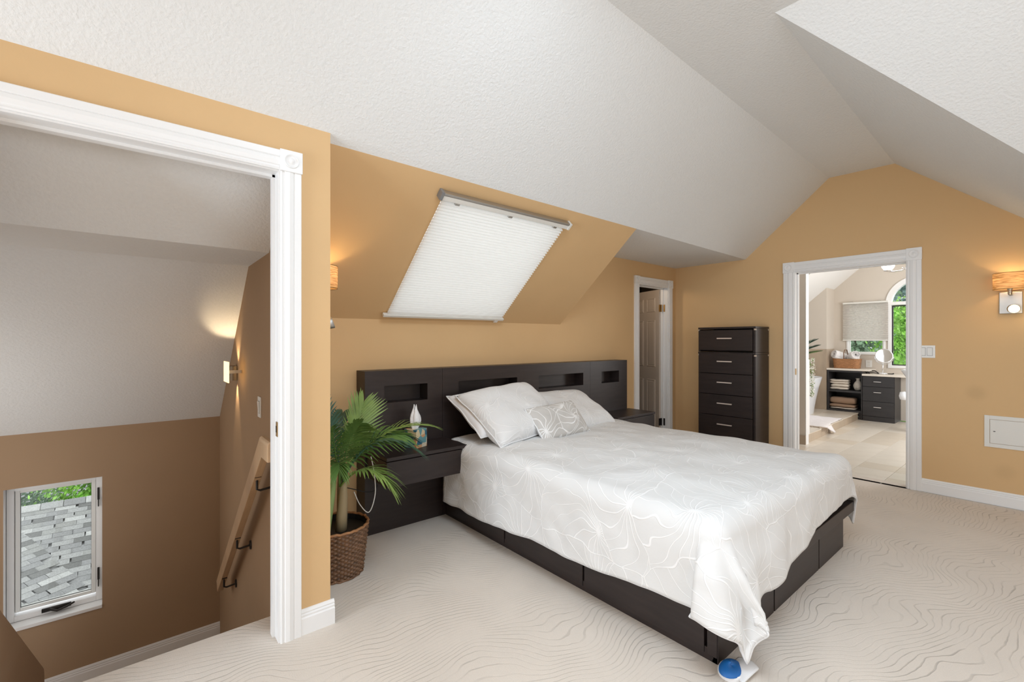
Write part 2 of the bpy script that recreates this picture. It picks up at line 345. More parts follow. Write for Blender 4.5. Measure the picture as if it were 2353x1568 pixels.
# bed wall with closet opening, orange slope with skylight hole, alcove cheek
CX0, CX1, CZ = 4.50, 5.10, 1.965
m = MB()
m.poly((XW, YB, 0), (3.2, YB, 0), (3.2, YB, 1.472), (XW, YB, 1.463))
m.poly((3.2, YB, 0), (CX0, YB, 0), (CX0, YB, 2.23), (3.2, YB, 2.23)); m.poly((CX0, YB, CZ), (CX1, YB, CZ), (CX1, YB, 2.23), (CX0, YB, 2.23)); m.poly((CX1, YB, 0), (XR, YB, 0), (XR, YB, 2.23), (CX1, YB, 2.23))
m.poly((3.2, 2.237, 2.239), (3.2, YB, 2.23), (3.2, YB, 1.472))
sl = [Vector((XW+.008, 2.202, 2.244)), Vector((3.2, 2.237, 2.239)), Vector((3.2, YB, 1.472)), Vector((XW, YB, 1.463))]
def SP(u, v, off=0):
    p = (sl[0]*(1-u)+sl[1]*u)*(1-v)+(sl[3]*(1-u)+sl[2]*u)*v
    return p+Vector((0, -.66, -.75))*off
hu0, hu1, hv0, hv1 = .275, .685, .085, .925
for (u0, u1, v0, v1) in ((0, 1, 0, hv0), (0, hu0, hv0, hv1), (hu1, 1, hv0, hv1), (0, 1, hv1, 1)):
    m.poly(SP(u0, v0), SP(u1, v0), SP(u1, v1), SP(u0, v1))
struct(m.build('wall_back', M_WALL, recalc=False))
m = MB()   # skylight shaft
for (ua, va, ub, vb) in ((hu0, hv0, hu1, hv0), (hu1, hv0, hu1, hv1), (hu1, hv1, hu0, hv1), (hu0, hv1, hu0, hv0)):
    m.poly(SP(ua, va), SP(ub, vb), SP(ub, vb, -.18), SP(ua, va, -.18))
sk = sroot('window_4', SP(.48, .5)); m.build('shaft', M_TRIM, sk, recalc=False)
m = MB(); m.poly(SP(hu0, hv0, -.17), SP(hu1, hv0, -.17), SP(hu1, hv1, -.17), SP(hu0, hv1, -.17)); m.build('pane', M_GLASS, sk)
# right wall with bathroom doorway
DY0, DY1, DZ = .872, 1.757, 2.02
def wall_right(m, X):
    top = [(X, YB, 2.23), (X, 2.256, 2.226), (X, 1.456, 2.924), (X, .951, 2.915), (X, -1.75, .63)]
    m.poly((X, YB, 0), (X, YB, 2.23), (X, 2.256, 2.226), (X, DY1, 2.226+(2.256-DY1)*.8725), (X, DY1, 0))
    m.poly((X, DY1, DZ), (X, DY1, 2.226+(2.256-DY1)*.8725), (X, 1.456, 2.924), (X, .951, 2.915), (X, DY0, 2.915-(.951-DY0)*.846), (X, DY0, DZ))
    m.poly((X, DY0, 0), (X, DY0, 2.915-(.951-DY0)*.846), (X, -1.75, .63), (X, -1.75, 0))
def stained():
    m = mat('apricot_paint_marked', (.67, .45, .235), .75, spec=.25, bump=(180, .08, .002)); nt = m.node_tree; N = nt.nodes; L = nt.links
    tc = N.new('ShaderNodeTexCoord'); out = None
    for c, r, k in (((XR, .435, .885), .085, .10), ((XR, .27, .27), .09, .07)):
        d = N.new('ShaderNodeVectorMath'); d.operation = 'DISTANCE'; d.inputs[1].default_value = c; L.new(tc.outputs['Object'], d.inputs[0])
        r_ = N.new('ShaderNodeMapRange'); r_.interpolation_type = 'SMOOTHSTEP'; r_.inputs[1].default_value = r*.2; r_.inputs[2].default_value = r; r_.inputs[3].default_value = 1-k; r_.inputs[4].default_value = 1; L.new(d.outputs['Value'], r_.inputs[0])
        out = r_.outputs[0] if out is None else math_n(nt, 'MULTIPLY', out, r_.outputs[0])
    sc = N.new('ShaderNodeVectorMath'); sc.operation = 'SCALE'; sc.inputs[0].default_value = (.67, .45, .235); L.new(out, sc.inputs['Scale']); L.new(sc.outputs[0], N['Principled BSDF'].inputs['Base Color']); return m
m = MB(); wall_right(m, XR); struct(m.build('wall_right', stained(), recalc=False))
# left wall (stair doorway) as a solid, stub wall between bed alcove and stairwell
LX0, LX1, LZ = -.42, .482, 2.045
m = MB(); m.box(LX1+.015, XW, YL, YL+.12, 0, 2.30); m.box(-3.3, LX0-.015, YL, YL+.12, 0, 2.30); m.box(LX0-.015, LX1+.015, YL, YL+.12, LZ+.015, 2.30)
struct(m.build('wall_left', M_WALL))
m = MB(); m.box(XS+.004, XW, YL+.12, YB, -1.25, 2.3); struct(m.build('wall_alcove', M_WALL))
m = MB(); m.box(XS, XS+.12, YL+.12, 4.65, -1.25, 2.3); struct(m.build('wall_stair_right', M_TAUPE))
# walls behind the photographer
m = MB(); m.box(-3.3, XR, -1.80, -1.70, 0, .72); m.box(-3.3, 0, -1.80, -1.70, .72, 3.0); m.box(2.3, XR, -1.80, -1.70, .72, 2.96); m.box(0, 2.3, -1.80, -1.70, 2.2, 2.96)
struct(m.build('wall_front', M_WALL))
m = MB(); m.box(-3.4, -3.3, -1.8, YL, 0, 3.05); struct(m.build('wall_end', M_WALL))
# ------------------------------------------------------------------ stairwell
YS = 4.531
WX0, WX1, WZ0, WZ1 = -.672, -.178, -.65, .306
m = MB()
m.poly((-1.6, YS, -1.25), (XS, YS, -1.25), (XS, YS, WZ0), (-1.6, YS, WZ0)); m.poly((-1.6, YS, WZ0), (WX0, YS, WZ0), (WX0, YS, WZ1), (-1.6, YS, WZ1))
m.poly((WX1, YS, WZ0), (XS, YS, WZ0), (XS, YS, WZ1), (WX1, YS, WZ1)); m.poly((-1.6, YS, WZ1), (XS, YS, WZ1), (XS, YS, .675), (-1.6, YS, .672))
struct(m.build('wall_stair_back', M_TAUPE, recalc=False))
m = MB(); m.poly((-1.6, YL+.12, 2.16), (XS, YL+.12, 2.16), (XS, 2.717, 1.785), (-1.6, 2.717, 1.785)); m.poly((-1.6, 2.717, 1.785), (XS, 2.717, 1.785), (XS, 3.283, 1.781), (-1.6, 3.283, 1.781)); m.poly((-1.6, 3.283, 1.781), (XS, 3.283, 1.781), (XS, YS, .675), (-1.6, YS, .672))
struct(m.build('ceiling_stair', M_CEIL, recalc=False))
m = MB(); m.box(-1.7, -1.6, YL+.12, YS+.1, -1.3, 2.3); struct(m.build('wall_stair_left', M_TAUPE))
m = MB(); m.box(-1.6, XS, 3.65, YS, -1.3, -1.17); struct(m.build('floor_landing', M_CARPET))
st = sroot('trim_5', (0, 2.4, -.6))   # carpeted flight
for i in range(5): m = MB(); m.box(-.42, XS, 2.40+.25*i, 2.66+.25*i, -1.3, -.195*(i+1)); m.build('stair_tread', M_CARPET, st)
m = MB(); pw = [(2.40, .51), (4.0, -.70), (4.02, -.75), (4.02, -1.3), (2.40, -1.3)]   # low wall beside the flight
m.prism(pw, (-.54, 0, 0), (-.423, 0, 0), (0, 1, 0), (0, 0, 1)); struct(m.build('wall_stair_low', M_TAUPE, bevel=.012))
BASE = [(0, 0), (.016, 0), (.016, .072), (.012, .078), (.013, .086), (.009, .092), (.011, .098), (.005, .108), (0, .11)]
def baseboard(name, p0, p1, out, h=.11):
    m = MB(); pr = [(a, b*h/.11) for a, b in BASE]; m.prism(pr, p0, p1, out, (0, 0, 1)); return struct(m.build(name, M_TRIM))
baseboard('baseboard_stair_back', (-1.6, YS, -1.17), (XS, YS, -1.17), (0, -1, 0), .115)
baseboard('baseboard_right', (XR, DY0-.085, 0), (XR, -1.7, 0), (-1, 0, 0), .115)
baseboard('baseboard_right_far', (XR, YB, 0), (XR, DY1+.085, 0), (-1, 0, 0), .115)
bl = sroot('baseboard_left', (.64, YL, 0))
m = MB(); m.prism(BASE, (.573, YL, 0), (XW+.016, YL, 0), (0, -1, 0), (0, 0, 1)); m.build('front_board', M_TRIM, bl)
m = MB(); m.prism(BASE, (XW, YL+.001, 0), (XW, YB, 0), (1, 0, 0), (0, 0, 1)); m.build('return_board', M_TRIM, bl)

# ------------------------------------------------------------------ door casings
CAS = [(0, 0), (0, .014), (.006, .017), (.012, .014), (.016, .014), (.020, .019), (.036, .0215), (.050, .019), (.054, .015), (.058, .0185), (.082, .0185), (.085, .016), (.085, 0)]
def casing_set(name, o, U, out, w, h, dep, rosette=True, cw=.085):
    """doorway lined at opening origin o (floor, start side); U along the wall, out = into the room"""
    o, U, out = Vector(o), Vector(U), Vector(out); Z = Vector((0, 0, 1)); r = sroot(name, o)
    sc = cw/.085; P = [(a*sc, b) for a, b in CAS]
    s0 = o-U*.006; s1 = o+U*(w+.006)
    m = MB(); m.prism(P, s0, s0+Z*(h+.006), -U, out); m.build('side_casing', M_TRIM, r)
    m = MB(); m.prism(P, s1, s1+Z*(h+.006), U, out); m.build('side_casing', M_TRIM, r)
    m = MB(); m.prism(P, s0+Z*(h+.006), s1+Z*(h+.006), Z, out); m.build('head_casing', M_TRIM, r)
    for s, sg in ((s0, -1), (s1, 1)):
        c = s+U*sg*(cw/2)+Z*(h+.006+cw/2)
        m = MB(); m.obox(c+out*.0125, U*(cw/2+.003), out*.0125, Z*(cw/2+.004)); b = m.build('corner_block', M_TRIM, r, bevel=.002)
        m = MB(); R = cw*.36
        m.lathe([(R, 0), (R, .003), (R*.93, .006), (R*.82, .003), (R*.72, .0005), (R*.45, .002), (R*.3, .005), (R*.15, .0065), (0, .007)], c+out*.0245, out, 28); m.build('rosette', M_TRIM, b, smooth=True)
    m = MB()   # jambs and stop
    for s, sg in ((o, 1), (o+U*w, -1)):
        m.obox(s-U*sg*.008-out*dep/2+Z*h/2, U*.008, out*(dep/2+.004), Z*(h/2)); m.obox(s+U*sg*.005-out*(dep*.62)+Z*h/2, U*.006, out*.018, Z*(h/2))
    m.obox(o+U*w/2-out*dep/2+Z*(h+.008), U*(w/2+.016), out*(dep/2+.004), Z*.008); m.obox(o+U*w/2-out*(dep*.62)+Z*(h-.005), U*w/2, out*.018, Z*.006)
    m.build('jamb', M_TRIM, r)
    return r
t1 = casing_set('trim_1', (LX0, YL, 0), (1, 0, 0), (0, -1, 0), LX1-LX0, LZ, .12)
m = MB(); m.obox((LX1-.0015, YL+.018, .925), (.0015, 0, 0), (0, .014, 0), (0, 0, .032)); sp = m.build('strike_plate', M_BRASS, t1, bevel=.001)
m = MB(); m.obox((LX1-.0035, YL+.02, .925), (.001, 0, 0), (0, .006, 0), (0, 0, .014)); m.build('latch_hole', M_BLACK, sp)
t2 = casing_set('trim_2', (CX0, YB, 0), (1, 0, 0), (0, -1, 0), CX1-CX0, CZ, .11, cw=.088)
t3 = casing_set('trim_3', (XR, DY0, 0), (0, 1, 0), (-1, 0, 0), DY1-DY0, DZ, .12, cw=.10)
m = MB(); m.obox((XR+.018, DY1-.0015, .99), (.014, 0, 0), (0, .0015, 0), (0, 0, .032)); m.build('strike_plate', M_BRASS, t3, bevel=.001)
# closet behind: shell with its unlit darkness put into the colour, and the open panel door
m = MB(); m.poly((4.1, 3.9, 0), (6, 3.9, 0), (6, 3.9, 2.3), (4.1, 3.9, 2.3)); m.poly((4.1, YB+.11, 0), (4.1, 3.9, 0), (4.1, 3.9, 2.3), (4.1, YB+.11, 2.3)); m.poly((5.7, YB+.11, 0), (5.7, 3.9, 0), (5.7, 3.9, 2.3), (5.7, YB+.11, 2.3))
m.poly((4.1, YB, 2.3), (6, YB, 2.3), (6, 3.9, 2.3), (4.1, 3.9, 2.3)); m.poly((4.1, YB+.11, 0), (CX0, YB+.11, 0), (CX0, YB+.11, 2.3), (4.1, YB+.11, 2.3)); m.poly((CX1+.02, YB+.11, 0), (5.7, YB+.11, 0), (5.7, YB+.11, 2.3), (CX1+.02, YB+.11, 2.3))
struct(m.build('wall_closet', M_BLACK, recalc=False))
m = MB(); m.box(4.1, 5.7, YB+.02, 3.9, -.1, 0); struct(m.build('floor_closet', M_CARPET))
hx = V3((5.088, YB+.09, 0)); dd = V3((.36, .93, 0)).normalized(); nn = V3((-dd.y, dd.x, 0)); DW, DH, DT = .585, 1.95, .035
door = struct(bpy.data.objects.new('door_1', None)); COL.objects.link(door); door.location = hx
Zv = V3((0, 0, 1))
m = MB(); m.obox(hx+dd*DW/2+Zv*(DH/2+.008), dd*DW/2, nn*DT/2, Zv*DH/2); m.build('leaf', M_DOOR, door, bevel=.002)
for (z0, z1) in ((.20, .82), (.98, 1.58), (1.68, 1.86)):
    for (q0, q1) in ((.075, .255), (.325, .51)):
        c = hx+dd*(q0+q1)/2+Zv*(z0+z1)/2+nn*(DT/2)
        m = MB(); A, B = (q1-q0)/2, (z1-z0)/2
        for i, (e0, h0, e1, h1) in enumerate(((0, 0, .010, .007), (.010, .007, .018, .002), (.018, .002, .036, .006), )):
            ring = lambda e, h: [c+dd*sx*(A-e)+Zv*sz*(B-e)+nn*h for sx, sz in ((-1, -1), (1, -1), (1, 1), (-1, 1))]
            r0, r1 = ring(e0, h0), ring(e1, h1)
            for j in range(4): m.poly(r0[j], r0[(j+1) % 4], r1[(j+1) % 4], r1[j])
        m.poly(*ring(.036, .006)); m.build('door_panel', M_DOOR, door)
for z, mt in ((1.72, M_BRASS), (.30, M_IRON)):
    m = MB(); m.tube([hx+V3((-.012, -.025, z-.045)), hx+V3((-.012, -.025, z+.045))], .007, 8); m.obox(hx+V3((-.034, -.016, z)), (.022, 0, 0), (0, .002, 0), (0, 0, .044)); m.obox(hx+V3((.009, -.03, z)), (.003, 0, 0), (0, .03, 0), (0, 0, .044))
    m.build('hinge', mt, door)

light('closet_lamp', 'POINT', (4.35, 3.45, 2.0), 6, (1, .78, .55), radius=.05)
# ------------------------------------------------------------------ stair window, handrail, sconce, switch
w1 = sroot('window_1', (-.42, YS, -.17)); YG = YS+.10
m = MB()   # drywall returns
for q in (((WX0, WZ0), (WX0, WZ1)), ((WX0, WZ1), (WX1, WZ1)), ((WX1, WZ1), (WX1, WZ0))):
    (xa, za), (xb, zb) = q; m.poly((xa, YS, za), (xb, YS, zb), (xb, YG+.03, zb), (xa, YG+.03, za))
m.build('reveal', M_TRIM, w1)
m = MB(); m.box(WX0, WX1, YS-.012, YG+.02, WZ0-.012, WZ0+.012); m.build('sill', M_TRIM, w1, bevel=.003)
def frame(m, x0, x1, z0, z1, y0, y1, w):
    m.box(x0, x0+w, y0, y1, z0, z1); m.box(x1-w, x1, y0, y1, z0, z1); m.box(x0+w, x1-w, y0, y1, z0, z0+w); m.box(x0+w, x1-w, y0, y1, z1-w, z1)
m = MB(); frame(m, WX0+.002, WX1-.002, WZ0+.014, WZ1-.002, YG-.015, YG+.06, .036); m.build('frame', M_TRIM, w1, bevel=.003)
m = MB(); frame(m, WX0+.040, WX1-.040, WZ0+.070, WZ1-.034, YG, YG+.045, .024); m.build('sash', M_PLASTIC, w1, bevel=.004)
m = MB(); m.box(WX0+.062, WX1-.062, YG+.02, YG+.024, WZ0+.09, WZ1-.055); m.build('pane', M_GLASS, w1)
m = MB(); frame(m, WX0+.062, WX1-.062, WZ0+.092, WZ1-.056, YG+.016, YG+.028, .004); m.build('gasket', M_IRON, w1)
for z in (.12, -.48):
    m = MB(); m.box(WX1-.030, WX1-.018, YG-.025, YG-.012, z, z+.09); m.box(WX1-.027, WX1-.021, YG-.032, YG-.02, z-.05, z+.02); m.build('latch', M_IRON, w1, bevel=.002)
m = MB(); zc = WZ0+.045; m.box(-.50, -.35, YG-.030, YG-.012, zc-.012, zc+.012); m.tube([(-.46, YG-.035, zc+.005), (-.42, YG-.05, zc-.012), (-.37, YG-.045, zc-.002), (-.33, YG-.04, zc+.014)], [.010, .008, .008, .006], 8)
m.build('crank_handle', M_IRON, w1, smooth=True)
# handrail
hr = thing('handrail', (.50, 3.2, .2), 'sloping wooden handrail on the taupe stairwell wall beside the white doorway', 'handrail')
T = (V3((0, 3.93, -.44))-V3((0, 2.46, .835))).normalized(); UP = V3((0, -T.z, T.y)); UP = UP if UP.z > 0 else -UP
pA, pB = V3((.485, 2.46, .80)), V3((.485, 3.93, -.475))
prof = [(-.018, -.045), (.018, -.045), (.018, .030), (.014, .042), (.006, .047), (-.006, .047), (-.014, .042), (-.018, .030)]
m = MB(); n = len(prof); mid = V3((0, 1, 0))
vs = [V3((.485, 2.30, .80))+V3((a, 0, b)) for a, b in prof]+[pA+V3((a, 0, b))+V3((0, b*.55, 0)) for a, b in prof]+[pB+V3((a, 0, 0))+UP*b for a, b in prof]
fs = []
for r in range(2):
    for i in range(n): fs.append((r*n+i, r*n+(i+1) % n, (r+1)*n+(i+1) % n, (r+1)*n+i))
fs += [tuple(range(n)), tuple(range(2*n, 3*n))]; m.add(vs, fs); m.build('rail', M_RAIL, hr, bevel=.003)
for yy in (2.62, 3.20, 3.72):
    tt = (yy-2.46)/1.47; zz = .80+(-.475-.80)*tt-.055
    m = MB(); m.tube([(.485, yy, zz+.02), (.485, yy, zz-.055), (.50, yy, zz-.062), (XS-.004, yy, zz-.055)], .006, 8); m.lathe([(0, -.004), (.024, -.004), (.022, .004), (0, .006)], (XS-.004, yy, zz-.055), (-1, 0, 0), 16, sx=1.2); m.box(.470, .500, yy-.03, yy+.03, zz+.012, zz+.02)
    m.build('bracket', M_IRON, hr, smooth=False)
# stair sconce
ss = thing('wall_sconce', (XS, 3.70, 1.09), 'glowing rectangular glass wall light with half round metal back in the stairwell', 'wall lamp')
m = MB(); m.lathe([(.045, -.05), (.045, .05)], (XS-.003, 3.71, 1.085), (0, 0, 1), 16, a0=PI/2, a1=3*PI/2); m.build('metal_back', M_BRONZE, ss, solid=.003, recalc=False)
m = MB(); m.box(XS-.095, XS-.088, 3.40, 3.585, 1.04, 1.175); m.build('glass_front', M_FROST, ss, bevel=.002)
m = MB(); m.box(XS-.09, XS-.004, 3.50, 3.515, 1.095, 1.115); m.build('bracket', M_STEEL, ss)
light('stair_sconce_up', 'SPOT', (XS-.045, 3.64, 1.14), 4, (1, .75, .45), direction=(.10, .05, 1), radius=.02, spot=1.35, blend=.6)
light('stair_sconce_down', 'SPOT', (XS-.035, 3.68, 1.03), 5, (1, .75, .45), direction=(.22, .0, -1), radius=.02, spot=1.0, blend=.7)
def switch_plate(name, c, U, out, w, h, gangs, label):
    c, U, out = V3(c), V3(U), V3(out); r = thing(name, c, label, 'light switch')
    m = MB(); m.obox(c+out*.003, U*w/2, out*.003, Zv*h/2); m.build('cover_plate', M_PLASTIC, r, bevel=.002)
    for g in range(gangs):
        x = (g-(gangs-1)/2)*.046; m = MB()
        m.hexa([c+U*(x-.0165)-Zv*.033+out*.006, c+U*(x+.0165)-Zv*.033+out*.006, c+U*(x+.0165)-Zv*.033+out*.0085, c+U*(x-.0165)-Zv*.033+out*.0085,
                c+U*(x-.0165)+Zv*.033+out*.006, c+U*(x+.0165)+Zv*.033+out*.006, c+U*(x+.0165)+Zv*.033+out*.013, c+U*(x-.0165)+Zv*.033+out*.013])
        m.build('rocker', M_PLASTIC, r, bevel=.001)
        m = MB(); o = V3(c)+U*x; m.obox(o+out*.0062, U*.0185, out*.0006, Zv*.0355); m.build('rocker_gap', M_GREY, r)
switch_plate('light_switch', (XS, 2.94, .93), (0, 1, 0), (-1, 0, 0), .075, .118, 1, 'single white rocker switch on the taupe stairwell wall')
switch_plate('light_switch', (XR, .737, 1.218), (0, 1, 0), (-1, 0, 0), .115, .108, 2, 'double white rocker switch on the orange wall right of the bathroom doorway')
# ------------------------------------------------------------------ bedroom sconces
def drum_sconce(c, out, U, label):
    c, out, U = V3(c), V3(out), V3(U); r = thing('wall_sconce', c, label, 'wall lamp')
    m = MB(); m.obox(c+out*.007+Zv*-.005, U*.062, out*.007, Zv*.085); m.build('wall_plate', M_STEEL, r, bevel=.003)
    m = MB(); s = c+out*.105+Zv*.155; m.lathe([(.090, -.062), (.092, .062)], s, (0, 0, 1), 36); m.build('shade', M_SHADE, r, smooth=True, solid=.002, recalc=False)
    for z in (-.062, .062): m = MB(); m.tube([s+(out*math.cos(a)+U*math.sin(a))*.092+Zv*z for a in [2*PI*i/36 for i in range(37)]], .002, 6); m.build('shade_rim', M_BRASS, r)
    m = MB(); m.tube([c+out*.01+Zv*.06, c+out*.10+Zv*.06, c+out*.105+Zv*.10], .012, 10); m.tube([c+out*.105+Zv*.09, c+out*.105+Zv*.15], .016, 10); m.build('arm', M_STEEL, r, smooth=True)
    m = MB(); m.lathe([(0, -.045), (.018, -.04), (.028, -.015), (.022, .01), (.014, .03), (0, .03)], c+out*.105+Zv*.19, (0, 0, 1), 16); m.build('bulb', M_BULB, r, smooth=True)
    light('sconce_glow', 'POINT', c+out*.105+Zv*.165, 5.5, (1, .70, .34), radius=.03)
    return r
s1 = drum_sconce((XR, .243, 1.615), (-1, 0, 0), (0, 1, 0), 'drum shade wall lamp with round lit spotlight on the orange wall right of bathroom doorway')
m = MB(); sc0 = V3((XR, .243, 1.565)); ax = V3((-.93, -.25, -.1)).normalized(); m.lathe([(.012, 0), (.022, .02), (.032, .05), (.034, .085), (.030, .086), (.028, .07), (0, .065)], sc0+V3((-.03, .0, .0)), ax, 24); m.tube([sc0+V3((-.01, 0, 0)), sc0+V3((-.04, 0, 0))], .012, 10)
m.build('spot_head', M_STEEL, s1, smooth=True)
m = MB(); m.lathe([(0, .084), (.027, .08), (.027, .076)], sc0+V3((-.03, 0, 0)), ax, 20); m.build('spot_lens', M_BULB, s1)
light('reading_spot', 'POINT', sc0+ax*.16, .35, (1, .8, .5), radius=.03)
s2 = drum_sconce((XW, 2.66, 1.515), (1, 0, 0), (0, 1, 0), 'drum shade wall lamp with tilted steel spotlight above the potted palm by white doorway')
m = MB(); sc0 = V3((XW, 2.60, 1.42))
p0 = sc0+V3((.065, -.02, -.035)); m.lathe([(0, 0), (.024, 0), (.027, .01), (.027, .05), (.030, .055), (.033, .085), (.030, .086), (0, .07)], p0, V3((.80, -.25, .30)).normalized(), 24); m.tube([sc0, p0+V3((.01, 0, .01))], .011, 10)
m.build('spot_head', M_STEEL, s2, smooth=True)
# access panel
ap = thing('access_panel', (XR, .24, .59), 'white metal access panel low on the orange wall under the drum lamp', 'access panel')
m = MB(); y0, y1, z0, z1 = .06, .387, .46, .713; fw = .03
for q in ((y0, y0+fw, z0, z1), (y1-fw, y1, z0, z1), (y0+fw, y1-fw, z0, z0+fw), (y0+fw, y1-fw, z1-fw, z1)): m.box(XR-.008, XR, *q)
m.build('panel_frame', M_PANEL, ap, bevel=.001)
m = MB(); m.box(XR-.006, XR-.001, y0+fw+.002, y1-fw-.002, z0+fw+.002, z1-fw-.002); m.build('panel_door', M_PANEL, ap, bevel=.001)
m = MB(); m.box(XR-.009, XR-.006, y1-fw-.032, y1-fw-.02, .585, .59); m.build('latch', M_IRON, ap)

# ------------------------------------------------------------------ skylight blind
sb = thing('skylight_blind', SP(.48, .5), 'white pleated cellular blind over the slanted skylight above the bed', 'blind')
bu0, bu1, bv0, bv1 = .262, .695, .072, .945
NP = 44; m = MB(); dvp = (.935-.125)/NP
for i in range(NP):
    v = .125+dvp*i
    for f, off, ed in ((.0, .008, -.0012), (.10, .020, 0), (.30, .027, .0012), (.70, .027, .0012), (.90, .020, 0)):
        m.v += [tuple(SP(bu0+.008-ed, v+dvp*f, off)), tuple(SP(bu1-.011+ed, v+dvp*f, off))]
for i in range(5*NP-1): m.f.append((2*i, 2*i+1, 2*i+3, 2*i+2))
m.build('pleated_cloth', M_BLIND, sb)
def slab(u0, u1, v0, v1, o0, o1):
    m = MB(); m.hexa([SP(u0, v0, o0), SP(u1, v0, o0), SP(u1, v1, o0), SP(u0, v1, o0), SP(u0, v0, o1), SP(u1, v0, o1), SP(u1, v1, o1), SP(u0, v1, o1)]); return m
slab(bu0+.002, bu1-.002, bv0, bv0+.012, .0, .042).build('head_rail', M_STEEL, sb, bevel=.002)
slab(bu0+.004, bu1-.004, bv0+.014, bv0+.040, .026, .040).build('valance', M_PANEL, sb, bevel=.002)
for u in (bu0+.05, (bu0+bu1)/2, bu1-.05): slab(u-.006, u+.006, bv0+.036, bv0+.052, .02, .038).build('clip', M_STEEL, sb)
for u in (bu0-.004, bu1-.004): slab(u, u+.008, bv0-.004, bv0+.040, .0, .046).build('end_cap', M_GREY if u < .4 else M_PANEL, sb, bevel=.002)
slab(bu0-.003, bu1-.002, .932, .950, .008, .036).build('bottom_rail', M_PANEL, sb, bevel=.003)
slab(bu1-.036, bu1-.020, .952, .975, .012, .03).build('pull_tab', M_PLASTIC, sb, bevel=.003)

# ------------------------------------------------------------------ headboard and nightstands
HY0, HY1, HZ = 2.968, YB, 1.106
hb = thing('headboard', (2.63, HY1, 0), 'long dark brown wooden headboard with four recessed shelves behind the bed', 'headboard')
SZ0, SZ1 = .881, 1.0
def hsec(x0, x1, slots):
    m = MB(); m.box(x0, x1, HY0, HY1, 0, SZ0); m.box(x0, x1, HY0, HY1, SZ1, HZ); m.box(x0, x1, HY1-.03, HY1, SZ0, SZ1)
    xs = [x0]+[q for s in slots for q in s]+[x1]
    for i in range(0, len(xs), 2): m.box(xs[i], xs[i+1], HY0, HY1-.03, SZ0, SZ1)
    m.build('headboard_section', M_WOOD, hb)
hsec(1.189, 1.786, [(1.325, 1.661)]); hsec(1.788, 3.474, [(1.93, 2.526), (2.778, 3.373)]); hsec(3.476, 4.075, [(3.65, 3.936)])
def nightstand(x0, x1, label):
    r = thing('nightstand', ((x0+x1)/2, HY0, .40), label, 'nightstand'); y0 = 2.648
    m = MB(); m.box(x0-.004, x1+.004, y0-.006, HY0, .565, .587); m.build('top', M_WOOD, r, bevel=.002)
    m = MB(); m.box(x0, x1, y0+.018, HY0, .40, .560); m.build('carcass', M_WOOD, r, bevel=.002)
    m = MB(); m.box(x0, x1, y0, y0+.017, .396, .558); m.build('drawer_front', M_WOOD, r, bevel=.002)
nightstand(1.20, 1.80, 'floating dark brown nightstand with one drawer beside the palm, tissue box on top')
nightstand(3.49, 4.10, 'floating dark brown nightstand beyond the bed near the closet door, nothing on it')
bk = MB(); bk.box(2.045, 2.28, HY0+.01, HY0+.10, SZ0, SZ0+.012); bk.build('cover', M_GREY, None, bevel=.002)
bo = bpy.data.objects['cover']; bo.name = 'tablet'; bo.data.name = 'tablet'; tag(bo, 'thin grey tablet lying in the headboard shelf behind the left pillow', 'tablet')
# ------------------------------------------------------------------ bed
bed = thing('platform_bed', (2.645, 1.9, 0), 'dark brown platform bed with drawer fronts under the white duvet', 'bed')
BX0, BX1, BY0, BY1 = 1.815, 3.477, .884, 2.966
m = MB(); m.box(BX0+.02, BX1-.02, BY0+.02, BY1, 0, .225); m.build('base', M_WOOD, bed)
def rimprof(): return [(1.765, .835), (3.528, .835), (3.528, BY1), (1.765, BY1)]
m = MB(); m.box(1.775, 3.528, .835, BY1, .228, .292); m.build('rim', M_WOOD, bed, bevel=.003)
m = MB(); m.box(BX0, BX0+.02, BY0, BY1, 0, .05); m.build('plinth', M_WOOD, bed)
m = MB(); m.box(BX0, BX1, BY0, BY0+.02, 0, .012); m.build('plinth', M_WOOD, bed)
for (a, b) in ((BY0, .925), (.938, 1.588), (1.600, 2.246), (2.258, BY1)):
    m = MB(); m.box(BX0-.004, BX0+.018, a, b, .024, .226); m.build('drawer_front', M_WOOD, bed, bevel=.0015)
for (a, b) in ((BX0, 2.374), (2.386, 3.014), (3.026, BX1)):
    m = MB(); m.box(a, b, BY0-.004, BY0+.018, .0, .226); m.build('foot_panel', M_WOOD, bed, bevel=.0015)
# duvet: a rectangle of cloth draped over the mattress
DXL, DXR, DYF, DYH, DR = 1.835, 3.455, .925, 2.86, .085
def lerp_t(x, tab):
    for (a, va), (b, vb) in zip(tab, tab[1:]):
        if x <= b: return va+(vb-va)*max(0, min(1, (x-a)/(b-a)))
    return tab[-1][1]
def aL(y): return lerp_t(y, [(.9, .415), (1.05, .41), (1.26, .425), (1.54, .45), (2.06, .472), (2.37, .487), (2.85, .50)])
def aF(x): return lerp_t(x, [(1.83, .42), (2.0, .42), (2.15, .43), (2.3, .39), (2.45, .375), (2.7, .32), (2.95, .295), (3.45, .285), (3.6, .30)])
def aR(y): return .40
def topz(x, y):
    b = .592-.022*(x-DXL)/(DXR-DXL)
    ex = min(x-DXL, DXR-x); ey = min(y-DYF, .5)
    b += .03*min(1, max(0, ex)/.4)*min(1, max(0, ey)/.4)
    p = V3((x*2.2, y*2.2, 0)); b += .022*noise.noise(p)+.009*noise.noise(p*3.1)
    return b
